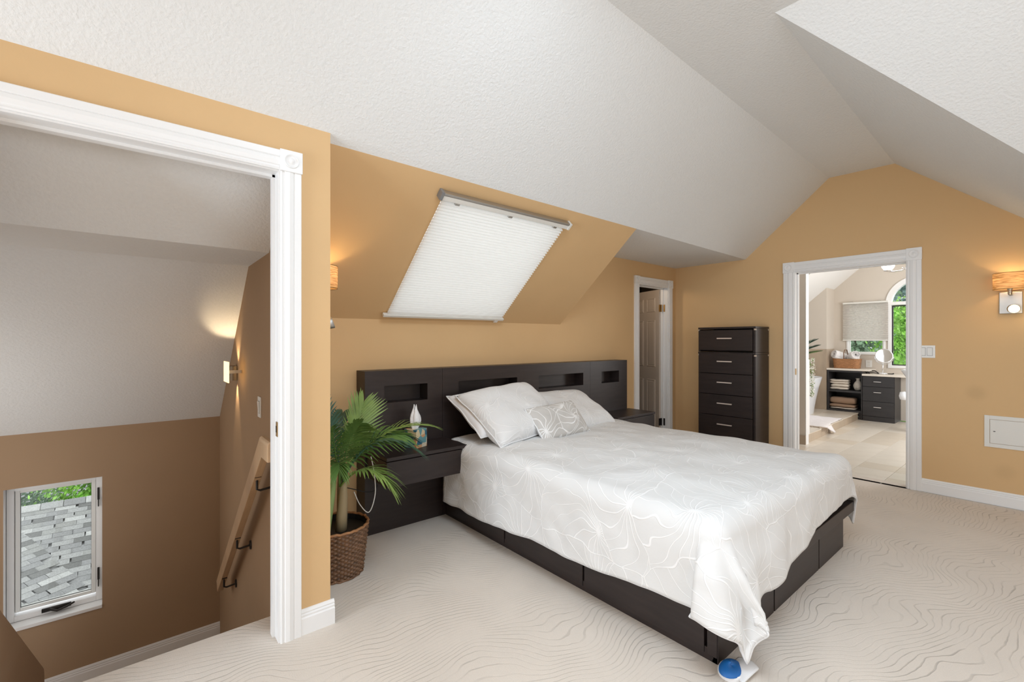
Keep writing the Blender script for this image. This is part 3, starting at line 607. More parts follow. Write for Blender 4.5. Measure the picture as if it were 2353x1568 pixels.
def drape(s, t):
    """s, t: cloth coordinates in metres; s along X, t along Y"""
    x, y = min(max(s, DXL), DXR), min(max(t, DYF), DYH+.1)
    ax, ay = s-x, t-y
    r = math.hypot(ax, ay); z = topz(x, y)
    if r < 1e-6: return V3((x, y, z))
    ux, uy = ax/r, ay/r
    q = DR*PI/2
    h, d = (DR*math.sin(r/DR), DR*(1-math.cos(r/DR))) if r < q else (DR, DR+r-q)
    corner = 2*abs(ux*uy); hang = max(0, r-q)
    foot = max(0, -uy)
    h += hang*(.05+.10*corner)
    f = 0
    if uy < 0 and x < 2.9:   # swags and folds around the near foot corner
        f = .035*math.sin((x-1.83)*15+1.2)*min(1, hang/.25)*max(0, 1-(x-1.83)/.9)*(1-.4*corner)
        h += f+.035*min(1, hang/.12)*max(0, 1-(x-1.83)/1.0)
    if corner > .05 and ux < 0: h += .05*math.sin(math.atan2(-uy, -ux)*6)*min(1, hang/.3)*corner
    nz = noise.noise(V3((s*3.2, t*3.2, 4)))
    h += .020*nz*min(1, hang/.1); d += .012*noise.noise(V3((s*4, t*4, 9)))*min(1, hang/.15)
    h += .006*noise.noise(V3((s*11, t*11, 2)))*min(1, hang/.1)
    if corner > .02 and ux < 0 and uy < 0:   # the hanging corner swings round to the foot side
        k = corner*min(1, hang/.25); ph = math.atan2(uy, ux)+.42*k; ux, uy = math.cos(ph), math.sin(ph); x += .05*k
    return V3((x+ux*h, y+uy*h, max(.022, z-d)))
NU, NV = 170, 150
def cloth_st(u, v):
    # u 0..1 across, v 0..1 foot to head
    t0 = DYF; fl, fr = .20, .82
    fv = .2
    y_in = DYF if v < fv else DYF+(DYH-DYF)*(v-fv)/(1-fv)
    x_in = DXL if u < fl else (DXR if u > fr else DXL+(DXR-DXL)*(u-fl)/(fr-fl))
    s = x_in; t = y_in
    if u < fl: s = DXL-aL(y_in)*(1-u/fl)
    elif u > fr: s = DXR+aR(y_in)*(u-fr)/(1-fr)
    if v < fv: t = DYF-aF(x_in)*(1-v/fv)
    # round the cloth's corners a little
    if u < fl and v < fv:
        cu, cv = 1-u/fl, 1-v/fv; e = max(0, math.hypot(max(0, cu-.8), max(0, cv-.8))/.2-1)
        s += aL(y_in)*.05*e; t += aF(x_in)*.05*e
    return s, t
dv = thing('duvet', (2.645, 1.9, .3), 'white duvet with stitched fan pattern draped over the dark bed', 'duvet')
m = MB(); m.grid(lambda u, v: drape(*cloth_st(u, v)), NU, NV, lambda u, v: cloth_st(u, v)); m.build('duvet_cover', M_DUVET, dv, smooth=True, solid=.016)
edge = [drape(*cloth_st(0, 1-i/160)) for i in range(161)]+[drape(*cloth_st(i/200, 0)) for i in range(1, 201)]+[drape(*cloth_st(1, i/160)) for i in range(1, 161)]
m = MB(); m.tube(edge, .0055, 6); m.build('piping', M_SHEET, dv, smooth=True)
# the under layer of the duvet's corner and a blue slipper
m = MB(); m.grid(lambda u, v: V3((1.77+.12*u+.02*math.sin(v*3), .765+.08*v-.01*u, .012+.012*math.sin(u*PI)*math.sin(v*PI)+.008*u)), 12, 12); m.build('turned_corner', M_SHEET, dv, smooth=True, solid=.008)
sl_o = thing('slipper', (1.85, .835, .0), 'blue rounded slipper toe under the duvet corner at the foot of the bed', 'slipper')
m = MB()
def slip(u, v):
    a = 2*PI*u; r = math.sin(PI*min(v, .999)/2)
    return V3((1.805+.060*math.cos(a)*r, .825+.040*math.sin(a)*r, .018+.024*math.cos(PI*v/2)*(1+.3*math.sin(a))))
m.grid(slip, 24, 10); m.build('upper', M_BLUE, sl_o, smooth=True)
m = MB(); m.lathe([(0, .0), (.060, .0), (.060, .012), (.056, .02), (0, .022)], (1.815, .825, .0), (0, 0, 1), 24, sx=1, sy=.82); m.build('sole', M_SHEET, sl_o, smooth=False)
# pillows
def pillow(name, c, U, Vv, w, h, th, material, label, cat, flange=.0, seed=0, split=None, group=None):
    c, U, Vv = V3(c), V3(U).normalized(), V3(Vv).normalized(); Nn = U.cross(Vv).normalized(); Vv = Nn.cross(U)
    r = thing(name, c, label, cat, group)
    def f(sg):
        def g(u, v):
            a, b = 2*u-1, 2*v-1
            pin = 1-.07*(a*a)*(1-b*b)-.0; x = a*w/2*(1-.05*(1-a*a)*0-.06*(1-abs(b)**2)*abs(a)**3*0)
            e = max(0, (1-a**4)*(1-b**4))**.5
            x = a*w/2*(1-.045*(1-b*b)); y = b*h/2*(1-.055*(1-a*a))
            nz = noise.noise(V3((a*1.6+seed, b*1.6, sg)))*.16+noise.noise(V3((a*4+seed, b*4, sg*3)))*.07
            z = sg*th/2*(e*(1+nz))
            z += .012*noise.noise(V3((a*2+seed, b*2, 7)))
            return c+U*x+Vv*y+Nn*z
        return g
    m = MB(); uvf = lambda u, v: (u*w+seed*.37, v*h+seed*.21)
    m.grid(f(1), 34, 26, uvf); m.grid(f(-1), 34, 26, uvf); m.build('pillow_cover', material, r, smooth=True, weld=True)
    pts = []
    for i in range(34): pts.append(f(1)(i/34, 0))
    for i in range(26): pts.append(f(1)(1, i/26))
    for i in range(34): pts.append(f(1)(1-i/34, 1))
    for i in range(27): pts.append(f(1)(0, 1-i/26))
    m = MB(); m.tube(pts, .005, 6); m.build('pillow_piping', M_SHEET, r, smooth=True)
    return r
pillow('pillow', (2.165, 2.73, .79), (.985, .07, .04), (-.03, .80, .52), .74, .46, .15, M_SHEET, 'plain white pillow mostly hidden behind the larger left sham', 'pillow', seed=1)
pillow('pillow', (2.20, 2.62, .78), (.985, .10, .06), (-.03, .80, .54), .74, .55, .21, M_SHAM, 'large white stitched pillow leaning at the left of the headboard', 'pillow', seed=2)
pillow('pillow', (2.90, 2.70, .715), (.99, .02, -.02), (.0, .83, .45), .72, .52, .18, M_SHAM, 'white stitched pillow leaning at the right of the headboard', 'pillow', seed=3)
pillow('cushion', (2.45, 2.40, .715), (.99, .06, .03), (.03, .62, .72), .52, .29, .12, M_CUSHION, 'small grey and white fan patterned cushion in front of the pillows', 'cushion', seed=4)
# tissue box
tb = thing('tissue_box', (1.487, 2.82, .587), 'square patterned tissue box with a white tissue standing up on the nightstand', 'tissue box')
ca, sa = math.cos(.35), math.sin(.35); A1, A2 = V3((ca, sa, 0)), V3((-sa, ca, 0)); tc_ = V3((1.487, 2.82, .587))
m = MB(); m.obox(tc_+Zv*.062, A1*.054, A2*.054, Zv*.062); m.build('box', M_PUZZLE, tb, bevel=.002)
m = MB()
def tis(u, v):
    a = 2*PI*u; rr = (.022+.020*math.sin(PI*min(1, v*1.15)))*(1-.45*v**4)*(1+.22*math.sin(3*a+v*2)); return tc_+A1*(rr*math.cos(a)*(1.1)+.004*math.sin(v*5))+A2*(rr*.55*math.sin(a))+Zv*(.12+.150*v*(1-.14*math.sin(2*a+1)))
m.grid(tis, 24, 8); m.build('tissue', M_TISSUE, tb, smooth=False)

# ------------------------------------------------------------------ chest of drawers
cd = thing('chest_of_drawers', (5.1, 2.314, 0), 'tall narrow dark brown six drawer chest against the orange wall left of bathroom doorway', 'chest of drawers')
QX0, QX1, QY0, QY1, QZ = 4.94, 5.272, 2.005, 2.623, 1.462
def carcass(z0, z1, top):
    m = MB(); m.box(QX0, QX1, QY0, QY0+.022, z0, z1-.022); m.box(QX0, QX1, QY1-.022, QY1, z0, z1-.022); m.box(QX1-.02, QX1, QY0+.022, QY1-.022, z0, z1-.01); m.build('carcass', M_WOOD, cd, bevel=.001)
    m = MB(); m.box(QX0-.004, QX1, QY0-.002, QY1+.002, z1-.020, z1); m.build('top' if top else 'shelf', M_WOOD, cd, bevel=.001)
    for (y0, y1) in ((QY0-.003, QY0+.014), (QY1-.014, QY1+.003)):
        for (x0, x1) in ((QX0-.005, QX0+.014), (QX1-.02, QX1-.002)):
            m = MB(); m.box(x0, x1, y0, y1, z1-.040, z1-.024); m.build('corner_notch', M_LIGHTWOOD, cd)
carcass(1.19, QZ, True); carcass(0, 1.188, False)
def drawer(z0, z1):
    m = MB(); m.box(QX0-.016, QX0+.01, QY0+.026, QY1-.012, z0, z1); dr = m.build('drawer', M_WOOD, cd, bevel=.0015)
    zc = (z0+z1)/2+.02; yc = (QY0+QY1)/2; m = MB(); m.box(QX0-.040, QX0-.032, yc-.08, yc+.08, zc-.006, zc+.006)
    for s in (-.07, .07): m.box(QX0-.034, QX0-.014, yc+s-.004, yc+s+.004, zc-.004, zc+.004)
    m.build('handle', M_HANDLE, dr)
drawer(1.208, 1.428)
for i in range(5): drawer(.045+.228*i-.0, .045+.228*i+.222)

# ------------------------------------------------------------------ potted palm
pp = thing('potted_palm', (.88, 2.62, 0), 'artificial green palm in a brown wicker basket between doorway and headboard', 'potted plant')
pc = V3((.885, 2.625, 0)); NS = 26; NR = 23
m = MB()
def wick(u, v):
    a = 2*PI*u; row = v*NR; z = .004+.268*v; r = .142+.030*v
    r += .0058*math.cos(a*NS/1+PI*int(row))*1.0; fr = row-int(row); r += .004*math.sin(PI*fr)
    return pc+V3((r*math.cos(a), r*math.sin(a), z))
rows = []
for i in range(NR):
    for fr in (.02, .5, .98): rows.append((i+fr)/NR)
k0 = 0; na = 180
for v in rows: m.v += [tuple(wick(j/na, v)) for j in range(na)]
for i in range(len(rows)-1):
    for j in range(na): m.f.append((i*na+j, i*na+(j+1) % na, (i+1)*na+(j+1) % na, (i+1)*na+j))
bas = m.build('basket', M_WICKER, pp, smooth=True)
for z, r, q in ((.272, .172, .0075), (.145, .159, .005), (.006, .144, .006)):
    m = MB(); m.tube([pc+V3(((r+.003*math.sin(i*1.9))*math.cos(2*PI*i/60), (r+.003*math.sin(i*1.9))*math.sin(2*PI*i/60), z+.003*math.sin(i*2.3))) for i in range(61)], q, 6); m.build('braid', M_WICKER if z < .2 else M_WICKER2, bas, smooth=True)
m = MB(); m.lathe([(0, .235), (.160, .24), (.165, .268)], pc, n=24); m.build('pot_liner', M_SOIL, pp)
for (x, y, lean, hgt, r, mt) in ((.02, -.02, (.01, -.02), .30, .030, M_TRUNK), (-.085, -.06, (.06, .02), .33, .026, M_STEM), (.045, .05, (.0, .02), .33, .022, M_TRUNK)):
    m = MB(); b = pc+V3((x, y, .22)); m.tube([b, b+V3((lean[0]*.3, lean[1]*.3, hgt*.35)), b+V3((lean[0]*.7, lean[1]*.7, hgt*.7)), b+V3((lean[0], lean[1], hgt))], [r*1.05, r, r*.8, r*.5], 12); m.build('stem', mt, pp, smooth=True)
def frond(base, mid, tip, half, mt, n=30, droop=.25, parent=pp, wleaf=.0115, seed=0, up=None, start=.25):
    base, mid, tip = V3(base), V3(mid), V3(tip); rnd = random.Random(seed); m = MB()
    B = lambda t: base*(1-t)**2+mid*2*t*(1-t)+tip*t*t
    m.tube([B(i/14) for i in range(15)], [.006*(1-.75*i/14) for i in range(15)], 6)
    for i in range(n):
        t = start+(1-start)*i/(n-1); p = B(t); tan = (B(min(1, t+.02))-B(max(0, t-.02))).normalized()
        side = tan.cross(V3(up) if up else Zv).normalized(); nup = side.cross(tan).normalized()
        L = half*(math.sin(PI*(.12+.80*(t-start)/(1-start)))**.6)*(.9+.2*rnd.random())
        for sg in (-1, 1):
            d = (tan*(.72+1.2*t*t)+side*sg*(1.0-.35*t)+nup*(.30+.25*rnd.random())).normalized()
            k = len(m.v); w = wleaf*1.25*(.85+.3*rnd.random())
            wd = d.cross(nup).normalized()
            for j, (f, ww) in enumerate(((0, .35), (.3, 1), (.65, .85), (1, .05))):
                q = p+d*(L*f)-Zv*(droop*L*f*f)
                m.v += [tuple(q-wd*w*ww*.5), tuple(q-nup*w*.12*ww+V3((0, 0, 0))), tuple(q+wd*w*ww*.5)]
            for j in range(3):
                a = k+3*j; m.f += [(a, a+1, a+4, a+3), (a+1, a+2, a+5, a+4)]
    if parent is pp: m.v = [(max(x, XW+.010+.012*rnd.random()), y, z) for x, y, z in m.v]   # leaves bend against the stub wall
    return m.build('frond', mt, parent, smooth=True, recalc=False)
cr = pc+V3((.02, -.03, .53))
FR = [((1.02, 2.70, .72), (1.085, 2.74, .915), .23, M_LEAF_L, 19, .12, (0, -1, .3)),
      ((1.08, 2.52, .86), (1.38, 2.44, .795), .18, M_LEAF_L, 19, .35, None),
      ((1.00, 2.50, .84), (1.24, 2.42, .69), .23, M_LEAF_D, 20, .5, None),
      ((1.05, 2.62, .82), (1.30, 2.56, .72), .22, M_LEAF_D, 19, .45, None),
      ((1.00, 2.56, .78), (1.20, 2.47, .76), .23, M_LEAF, 19, .5, (0, -.5, 1)),
      ((.98, 2.42, .70), (1.08, 2.35, .52), .17, M_LEAF_L, 20, .55, None),
      ((.84, 2.66, .80), (.83, 2.72, .96), .17, M_LEAF_D, 18, .3, (0, -1, .3)),
      ((.82, 2.50, .76), (.80, 2.42, .86), .17, M_LEAF, 18, .4, (0, -1, .4)),
      ((.84, 2.46, .72), (.81, 2.36, .66), .17, M_LEAF, 17, .5, None),
      ((.91, 2.58, .74), (.97, 2.50, .84), .21, M_LEAF, 20, .4, (0, -1, .5)),
      ((.90, 2.72, .76), (1.00, 2.86, .85), .19, M_LEAF_D, 18, .3, None)]
for i, (md, tp, hf, mt, n, dr, up) in enumerate(FR): frond(cr+V3((.012*math.cos(i*2), .012*math.sin(i*2), -.02*(i % 3))), md, tp, hf, mt, n, dr, seed=i, up=up)
m = MB(); m.tube(smooth_path([(1.12, 2.70, .60), (1.14, 2.70, .50), (1.13, 2.66, .38), (1.08, 2.63, .29), (1.03, 2.64, .34), (1.0, 2.66, .42)]), .003, 6)
tag(m.build('power_cord', M_PLASTIC, smooth=True), 'thin white cord hanging down between the palm and the headboard', 'cord')  # plain power cord, white
m = MB(); m.tube(smooth_path([(.98, 2.80, .42), (1.05, 2.80, .39), (1.13, 2.80, .355), (1.19, 2.82, .345), (1.215, 2.83, .37), (1.19, 2.80, .41), (1.155, 2.80, .47)]), .003, 6)
tag(m.build('power_cord', M_SOIL, smooth=True), 'thin black cord crossing behind the palm stems near the headboard edge', 'cord')  # plain power cord, black

# ------------------------------------------------------------------ bathroom
BX = XR+.12; XF = 9.70; PY = 2.05; PZ = .115
m = MB(); m.box(XR+.03, XF, -.4, 4.2, -.125, -.012); fb = struct(m.build('floor_bathroom', M_GROUT))
tl = []
for a, mt in enumerate((M_TILE, M_TILE2)):
    mm = MB(); mm.box(-.1400, .1400, -.1495, .1495, -.012, 0); o = mm.build('tile', mt, fb, bevel=.0015); tl.append(o)
ts = .283; k = 0; first = {0: True, 1: True}
for i in range(16):
    for j in range(-3, 4):
        x = 5.69+ts*(i-1); y = 1.20+.302*j
        if x-.145 < XR-.03 or x > XF-.1 or y > PY+.1: continue
        q = 0 if random.random() < .62 else 1
        o = tl[q] if first[q] else tl[q].copy()
        if not first[q]: COL.objects.link(o); o.parent = fb
        first[q] = False; o.location = (x, y, 0)

# shell of the bathroom
def bz(y): return 2.57-.90*(y-2.22)
m = MB(); wall_right(m, BX); struct(m.build('wall_bath_front', M_BATHWALL, recalc=False))
TX0, TX1, TZ0, TZ1 = 1.0, 1.83, .86, 1.93       # tall arched window (Y range, z range below the arch)
SX0, SX1, SZ_0, SZ_1 = 1.862, 2.405, 1.075, 1.975
AR = (TX1-TX0)/2; AC = (TX0+TX1)/2
m = MB()
def far(y0, y1, z0, z1): m.poly((XF, y0, z0), (XF, y1, z0), (XF, y1, z1), (XF, y0, z1))
far(-.4, TX0, 0, 3.6); far(TX0, TX1, 0, TZ0); far(TX1, SX0, 0, 3.6); far(SX0, SX1, 0, SZ_0); far(SX0, SX1, SZ_1, 3.6); far(SX1, 4.2, 0, 3.6)
arc = [(XF, AC+AR*math.cos(PI*i/24), TZ1+AR*math.sin(PI*i/24)) for i in range(25)]
for i in range(24): m.poly(arc[i], arc[i+1], (XF, arc[i+1][1], 3.6), (XF, arc[i][1], 3.6))
struct(m.build('wall_bath_far', M_BATHWALL, recalc=False))
m = MB(); m.poly((BX, 4.1, bz(4.1)), (XF, 4.1, bz(4.1)), (XF, 1.3, bz(1.3)), (BX, 1.3, bz(1.3))); m.poly((BX, 1.3, bz(1.3)), (XF, 1.3, bz(1.3)), (XF, -.4, bz(1.3)), (BX, -.4, bz(1.3)))
struct(m.build('ceiling_bathroom', mat('bath_ceiling_white', (.80, .79, .77), .9, bump=(75, .2, .004)), recalc=False))
m = MB(); m.box(BX, XF, 4.1, 4.2, 0, 1.4); struct(m.build('wall_bath_left', M_BATHWALL))
m = MB(); m.box(BX, 6.5, -.45, -.4, 0, 3.5); m.box(8.7, XF, -.45, -.4, 0, 3.5); m.box(6.5, 8.7, -.45, -.4, 0, .7); m.box(6.5, 8.7, -.45, -.4, 2.3, 3.5); struct(m.build('wall_bath_right', M_BATHWALL))
# tub nook wall (drywall above, tile below), partial wall, platform
m = MB(); m.box(9.275, XF, 2.59, 4.1, 0, 1.17); nk = struct(m.build('wall_bath_nook_low', M_STONE, bevel=.002))
m = MB(); m.poly((9.275, 2.59, 1.17), (9.275, 4.1, 1.17), (9.275, 4.1, bz(4.1)), (9.275, 2.59, bz(2.59))); m.poly((9.275, 2.59, 1.17), (XF, 2.59, 1.17), (XF, 2.59, bz(2.59)), (9.275, 2.59, bz(2.59))); struct(m.build('wall_bath_nook', M_BATHWALL, recalc=False))
m = MB(); m.hexa([(6.53, 2.052, 0), (6.62, 2.052, 0), (6.62, 4.1, 0), (6.53, 4.1, 0), (6.53, 2.052, bz(2.052)), (6.62, 2.052, bz(2.052)), (6.62, 4.1, bz(4.1)), (6.53, 4.1, bz(4.1))]); struct(m.build('wall_bath_partial', M_BATHWALL, bevel=.006))
m = MB(); m.box(6.53, 6.625, 2.044, 2.052, 0, 2.75); struct(m.build('trim_7', M_TRIM))
m = MB(); m.box(6.62, 6.665, 2.046, 4.1, PZ, 1.075); struct(m.build('wall_bath_ledge', M_TRIM, bevel=.004))
m = MB(); m.box(6.515, 6.53, 2.045, 2.9, 0, .115); struct(m.build('baseboard_bath', M_STONE, bevel=.002))
pf = sroot('floor_platform', (8, 2.1, 0))
m = MB(); m.hexa([(6.53, 2.055, 0), (9.275, 2.145, 0), (9.275, 4.1, 0), (6.53, 4.1, 0), (6.53, 2.055, PZ-.01), (9.275, 2.145, PZ-.01), (9.275, 4.1, PZ-.01), (6.53, 4.1, PZ-.01)]); m.build('step_core', M_STONE, pf)
for i in range(5):
    x0 = 6.62+i*.55; x1 = min(x0+.545, 9.27)
    for j in range(2):
        yf = 2.055+.0328*(x0-6.53)
        m = MB(); m.box(x0, x1, yf+.004+.4*j, yf+.4+.4*j, PZ-.01, PZ); m.build('tile', M_TILE if (i+j) % 2 else M_TILE2, pf, bevel=.0015)
# bath windows
def yz_frame(m, y0, y1, z0, z1, x0, x1, w):
    m.box(x0, x1, y0, y0+w, z0, z1); m.box(x0, x1, y1-w, y1, z0, z1); m.box(x0, x1, y0+w, y1-w, z0, z0+w); m.box(x0, x1, y0+w, y1-w, z1-w, z1)
w2 = sroot('window_2', (XF, 2.13, 1.5)); m = MB(); yz_frame(m, SX0, SX1, SZ_0, SZ_1, XF-.012, XF+.09, .028); m.build('frame', M_TRIM, w2, bevel=.003)
m = MB(); yz_frame(m, SX0+.028, SX1-.028, SZ_0+.028, SZ_1-.028, XF+.02, XF+.06, .02); m.build('sash', M_PLASTIC, w2, bevel=.002)
m = MB(); m.box(XF+.04, XF+.044, SX0+.045, SX1-.045, SZ_0+.045, SZ_1-.045); m.build('pane', M_GLASS, w2)
w3 = sroot('window_3', (XF, AC, 1.5)); m = MB(); yz_frame(m, TX0, TX1, TZ0, TZ1+.02, XF-.02, XF+.09, .045); m.box(XF-.028, XF+.06, TX0-.03, TX1+.03, TZ1-.02, TZ1+.03); m.build('frame', M_TRIM, w3, bevel=.003)
m = MB()
for i in range(24):
    a0, a1 = PI*i/24, PI*(i+1)/24
    P = lambda a, r, x: (x, AC+r*math.cos(a), TZ1+r*math.sin(a))
    m.hexa([P(a0, AR-.045, XF-.02), P(a1, AR-.045, XF-.02), P(a1, AR+.03, XF-.02), P(a0, AR+.03, XF-.02), P(a0, AR-.045, XF+.09), P(a1, AR-.045, XF+.09), P(a1, AR+.03, XF+.09), P(a0, AR+.03, XF+.09)])
m.build('arch_frame', M_TRIM, w3, weld=True)
m = MB(); yz_frame(m, TX0+.045, TX1-.045, TZ0+.045, TZ1-.03, XF+.03, XF+.06, .016); m.build('sash', M_IRON, w3)
m = MB(); m.box(XF+.04, XF+.044, TX0+.05, TX1-.05, TZ0+.05, TZ1-.03); m.build('pane', M_GLASS, w3)
m = MB(); m.poly(*[(XF+.042, AC+(AR-.04)*math.cos(PI*i/24), TZ1+.03+(AR-.06)*math.sin(PI*i/24)) for i in range(25)]); m.build('arch_pane', M_GLASS, w3)
# bath blind
bb = thing('cellular_blind', (XF-.03, 2.13, 1.65), 'grey pleated blind half lowered over the bathroom window above the towel basket', 'blind')
m = MB(); n = 20; y0, y1 = 1.822, 2.45
for i in range(2*n+1):
    z = 1.955-(1.955-1.335)*(i/(2*n)); x = XF-.028-(.022 if i % 2 else 0); m.v += [(x, y0, z), (x, y1, z)]
for i in range(2*n): m.f.append((2*i, 2*i+1, 2*i+3, 2*i+2))
m.build('pleated_cloth', M_BLIND2, bb)
m = MB(); m.box(XF-.06, XF-.012, y0, y1, 1.955, 1.985); m.build('head_rail', M_PANEL, bb, bevel=.003)
m = MB(); m.box(XF-.055, XF-.022, y0, y1, 1.315, 1.335); m.build('bottom_rail', M_PANEL, bb, bevel=.003)
for y in (y0+.12, y1-.12): m = MB(); m.box(XF-.05, XF-.02, y-.02, y+.02, 1.985, 1.992); m.build('clip', M_STEEL, bb)
# bath skylight blind on the slope
bs = thing('skylight_blind', (8, 2.5, 2.3), 'small white skylight blind on the bathroom slope seen at top of doorway', 'blind')
def BP(x, y, off=0): return V3((x, y, bz(y)))+V3((0, -.67, -.74))*off
m = MB(); n = 24
for i in range(2*n+1):
    y = 2.34+.6*i/(2*n); off = .02+(.012 if i % 2 else 0); m.v += [tuple(BP(7.1, y, off)), tuple(BP(7.95, y, off))]
for i in range(2*n): m.f.append((2*i, 2*i+1, 2*i+3, 2*i+2))
m.build('pleated_cloth', M_BLIND2, bs)
m = MB(); m.hexa([BP(7.1, 2.29, 0), BP(7.98, 2.29, 0), BP(7.98, 2.33, 0), BP(7.1, 2.33, 0), BP(7.1, 2.29, .04), BP(7.98, 2.29, .04), BP(7.98, 2.33, .04), BP(7.1, 2.33, .04)]); m.build('head_rail', M_STEEL, bs, bevel=.002)
m = MB(); m.hexa([BP(7.95, 2.34, .0), BP(7.965, 2.34, 0), BP(7.965, 2.95, 0), BP(7.95, 2.95, 0), BP(7.95, 2.34, .03), BP(7.965, 2.34, .03), BP(7.965, 2.95, .03), BP(7.95, 2.95, .03)]); m.build('side_channel', M_TRIM, bs)
# shelf unit and drawer cabinet
su = thing('shelf_unit', (9.45, 2.33, 0), 'dark open shelf unit holding folded towels under the bathroom window', 'shelf')
FX = 9.27; m = MB(); m.box(FX, XF-.004, 2.555, 2.58, PZ, .81); m.build('side_panel', M_WOOD2, su)
m = MB(); m.box(FX, XF-.004, 2.085, 2.10, 0, .81); m.build('side_panel', M_WOOD2, su)
m = MB(); m.box(XF-.02, XF-.004, 2.10, 2.555, 0, .81); m.build('back_panel', M_WOOD2, su)
for z0, z1 in ((PZ+.002, .145), (.44, .47), (.78, .81)): m = MB(); m.box(FX+.005, XF-.02, 2.10, 2.555, z0, z1); m.build('shelf', M_WOOD2, su)
m = MB(); m.box(FX+.03, XF-.02, 2.10, 2.142, 0, PZ); m.build('plinth', M_WOOD2, su)
m = MB(); m.box(FX-.012, XF-.004, 1.985, 2.587, .811, .841); tag(m.build('countertop', M_QUARTZ, bevel=.003), 'pale countertop over the open towel shelves, carrying the wicker basket', 'countertop')
vc = thing('drawer_cabinet', (9.45, 1.87, 0), 'dark three drawer vanity cabinet right of the towel shelves in the bathroom', 'cabinet')
m = MB(); m.box(FX, XF-.004, 1.665, 2.08, 0, .735); m.build('carcass', M_WOOD2, vc)
m = MB(); m.box(FX-.012, FX, 1.672, 2.076, 0, .078); m.build('plinth', M_WOOD2, vc, bevel=.002)
for z0, z1 in ((.085, .322), (.328, .56), (.566, .728)):
    m = MB(); m.box(FX-.018, FX, 1.672, 2.076, z0, z1); dr = m.build('drawer', M_WOOD2, vc, bevel=.002); zc = (z0+z1)/2+.03 if z1 < .6 else (z0+z1)/2
    m = MB(); m.tube([(FX-.02, 1.93, zc), (FX-.042, 1.925, zc), (FX-.042, 1.83, zc), (FX-.02, 1.825, zc)], .006, 8); m.build('handle', M_CHROME, dr)
m = MB(); m.box(FX-.03, XF-.004, 1.50, 2.083, .736, .768); tag(m.build('countertop', M_QUARTZ, bevel=.003), 'pale lower countertop over the drawer cabinet, carrying the round mirror', 'countertop')
# basket with rolled towels
wb = thing('wicker_basket', (9.46, 2.33, .841), 'honey brown wicker basket with a handle on the bathroom countertop', 'basket')
m = MB(); b0 = V3((9.47, 2.34, .843)); NRW = 9
def bw(u, v):
    a = 2*PI*u; c_, s_ = math.cos(a), math.sin(a); e = .35
    x = .115*math.copysign(abs(c_)**e, c_); y = .185*math.copysign(abs(s_)**e, s_); f = .93+.09*v
    return b0+V3((x*f, y*f, .155*v))+V3((c_, s_, 0))*(.003*math.sin(u*2*PI*26+PI*int(v*NRW*.999))+.003*abs(math.sin(v*NRW*PI)))
m.grid(bw, 156, NRW*2); m.poly(*[bw(i/40, 0) for i in range(40)]); m.build('woven_body', M_WICKER2, wb, smooth=True, weld=True)
m = MB(); m.tube([bw(i/80, 1) for i in range(81)], .007, 6); m.build('rim', M_WICKER2, wb)
m = MB(); m.tube([b0+V3((-.115, .02, .15)), b0+V3((-.12, .02, .26)), b0+V3((-.06, .02, .315)), b0+V3((.06, .02, .315)), b0+V3((.12, .02, .24)), b0+V3((.115, .02, .15))], .007, 8); m.build('handle', M_WICKER, wb, smooth=True)
def roll(c, U, L, r, material, label, n_turn=3, group=None):
    c, U = V3(c), V3(U).normalized(); A = U.orthogonal().normalized(); B = U.cross(A); m = MB()
    prof = []
    for i in range(49):
        a = 2*PI*n_turn*i/48; rr = r*(.25+.75*i/48); prof.append(A*(rr*math.cos(a))+B*(rr*math.sin(a)))
    m.grid(lambda u, v: c+U*L*(v-.5)*(1-.06*abs(2*u-1)**8)+prof[int(round(u*48))]*(1-.18*abs(2*v-1)**4)+V3((0, 0, .006*noise.noise(V3((u*9, v*5, c.y*7))))), 48, 10)
    return tag(m.build('rolled_towel', material, smooth=True, solid=.008), label, 'towel', group)
roll((9.45, 2.445, 1.055), (-.75, .55, .32), .22, .082, M_TOWEL_W, 'rolled white towel at the left in the wicker basket', 3)
roll((9.45, 2.245, 1.05), (-.75, -.5, .30), .22, .082, M_TOWEL_W, 'rolled white towel at the right in the wicker basket', 3)
def folded(c, w, d, h, material, label, layers=2, group=None, seed=0):
    r = thing('folded_towel', c, label, 'towel', group); c = V3(c)
    for k in range(layers):
        hh = h/layers; m = MB(); zc = hh*(k+.5)
        def f(u, v, zc=zc, hh=hh, k=k):
            a = 2*PI*u; cs, sn = math.cos(a), math.sin(a); b = 2*v-1
            x = d/2*math.copysign(abs(cs)**.4, cs); z = hh/2*.98*math.copysign(abs(sn)**.7, sn)
            nz = noise.noise(V3((b*2+seed, a, k*3+seed)))
            return c+V3((x*(1-.1*abs(b)**6)+.006*nz, b*w/2*(1+.02*nz), zc+z*(1-.25*abs(b)**8)+.006*noise.noise(V3((b*1.5+seed, 1, seed)))))
        m.grid(f, 20, 12); m.poly(*[f(i/20, 0) for i in range(20)]); m.poly(*[f(i/20, 1) for i in range(20)]); m.build('fold', material, r, smooth=True, weld=True)
cx = 9.43
folded((cx, 2.43, .471), .255, .2, .047, M_TOWEL_C, 'cream folded towel, lowest of the cream stack on the upper shelf', 1, 'cream towels on the shelf', 1)
folded((cx, 2.42, .518), .25, .2, .055, M_TOWEL_C, 'cream folded towel, middle of the cream stack on the upper shelf', 1, 'cream towels on the shelf', 2)
folded((cx, 2.43, .573), .265, .2, .075, M_TOWEL_C, 'cream folded towel, topmost and thickest of the cream stack', 2, 'cream towels on the shelf', 3)
folded((cx, 2.37, .146), .36, .24, .028, M_TOWEL_C, 'thin pale towel at the very bottom under the brown towels', 1, 'towels on the lower shelf', 4)
folded((cx-.01, 2.38, .174), .37, .24, .058, M_TOWEL_B, 'flat brown folded towel, lower of the two brown ones', 1, 'towels on the lower shelf', 5)
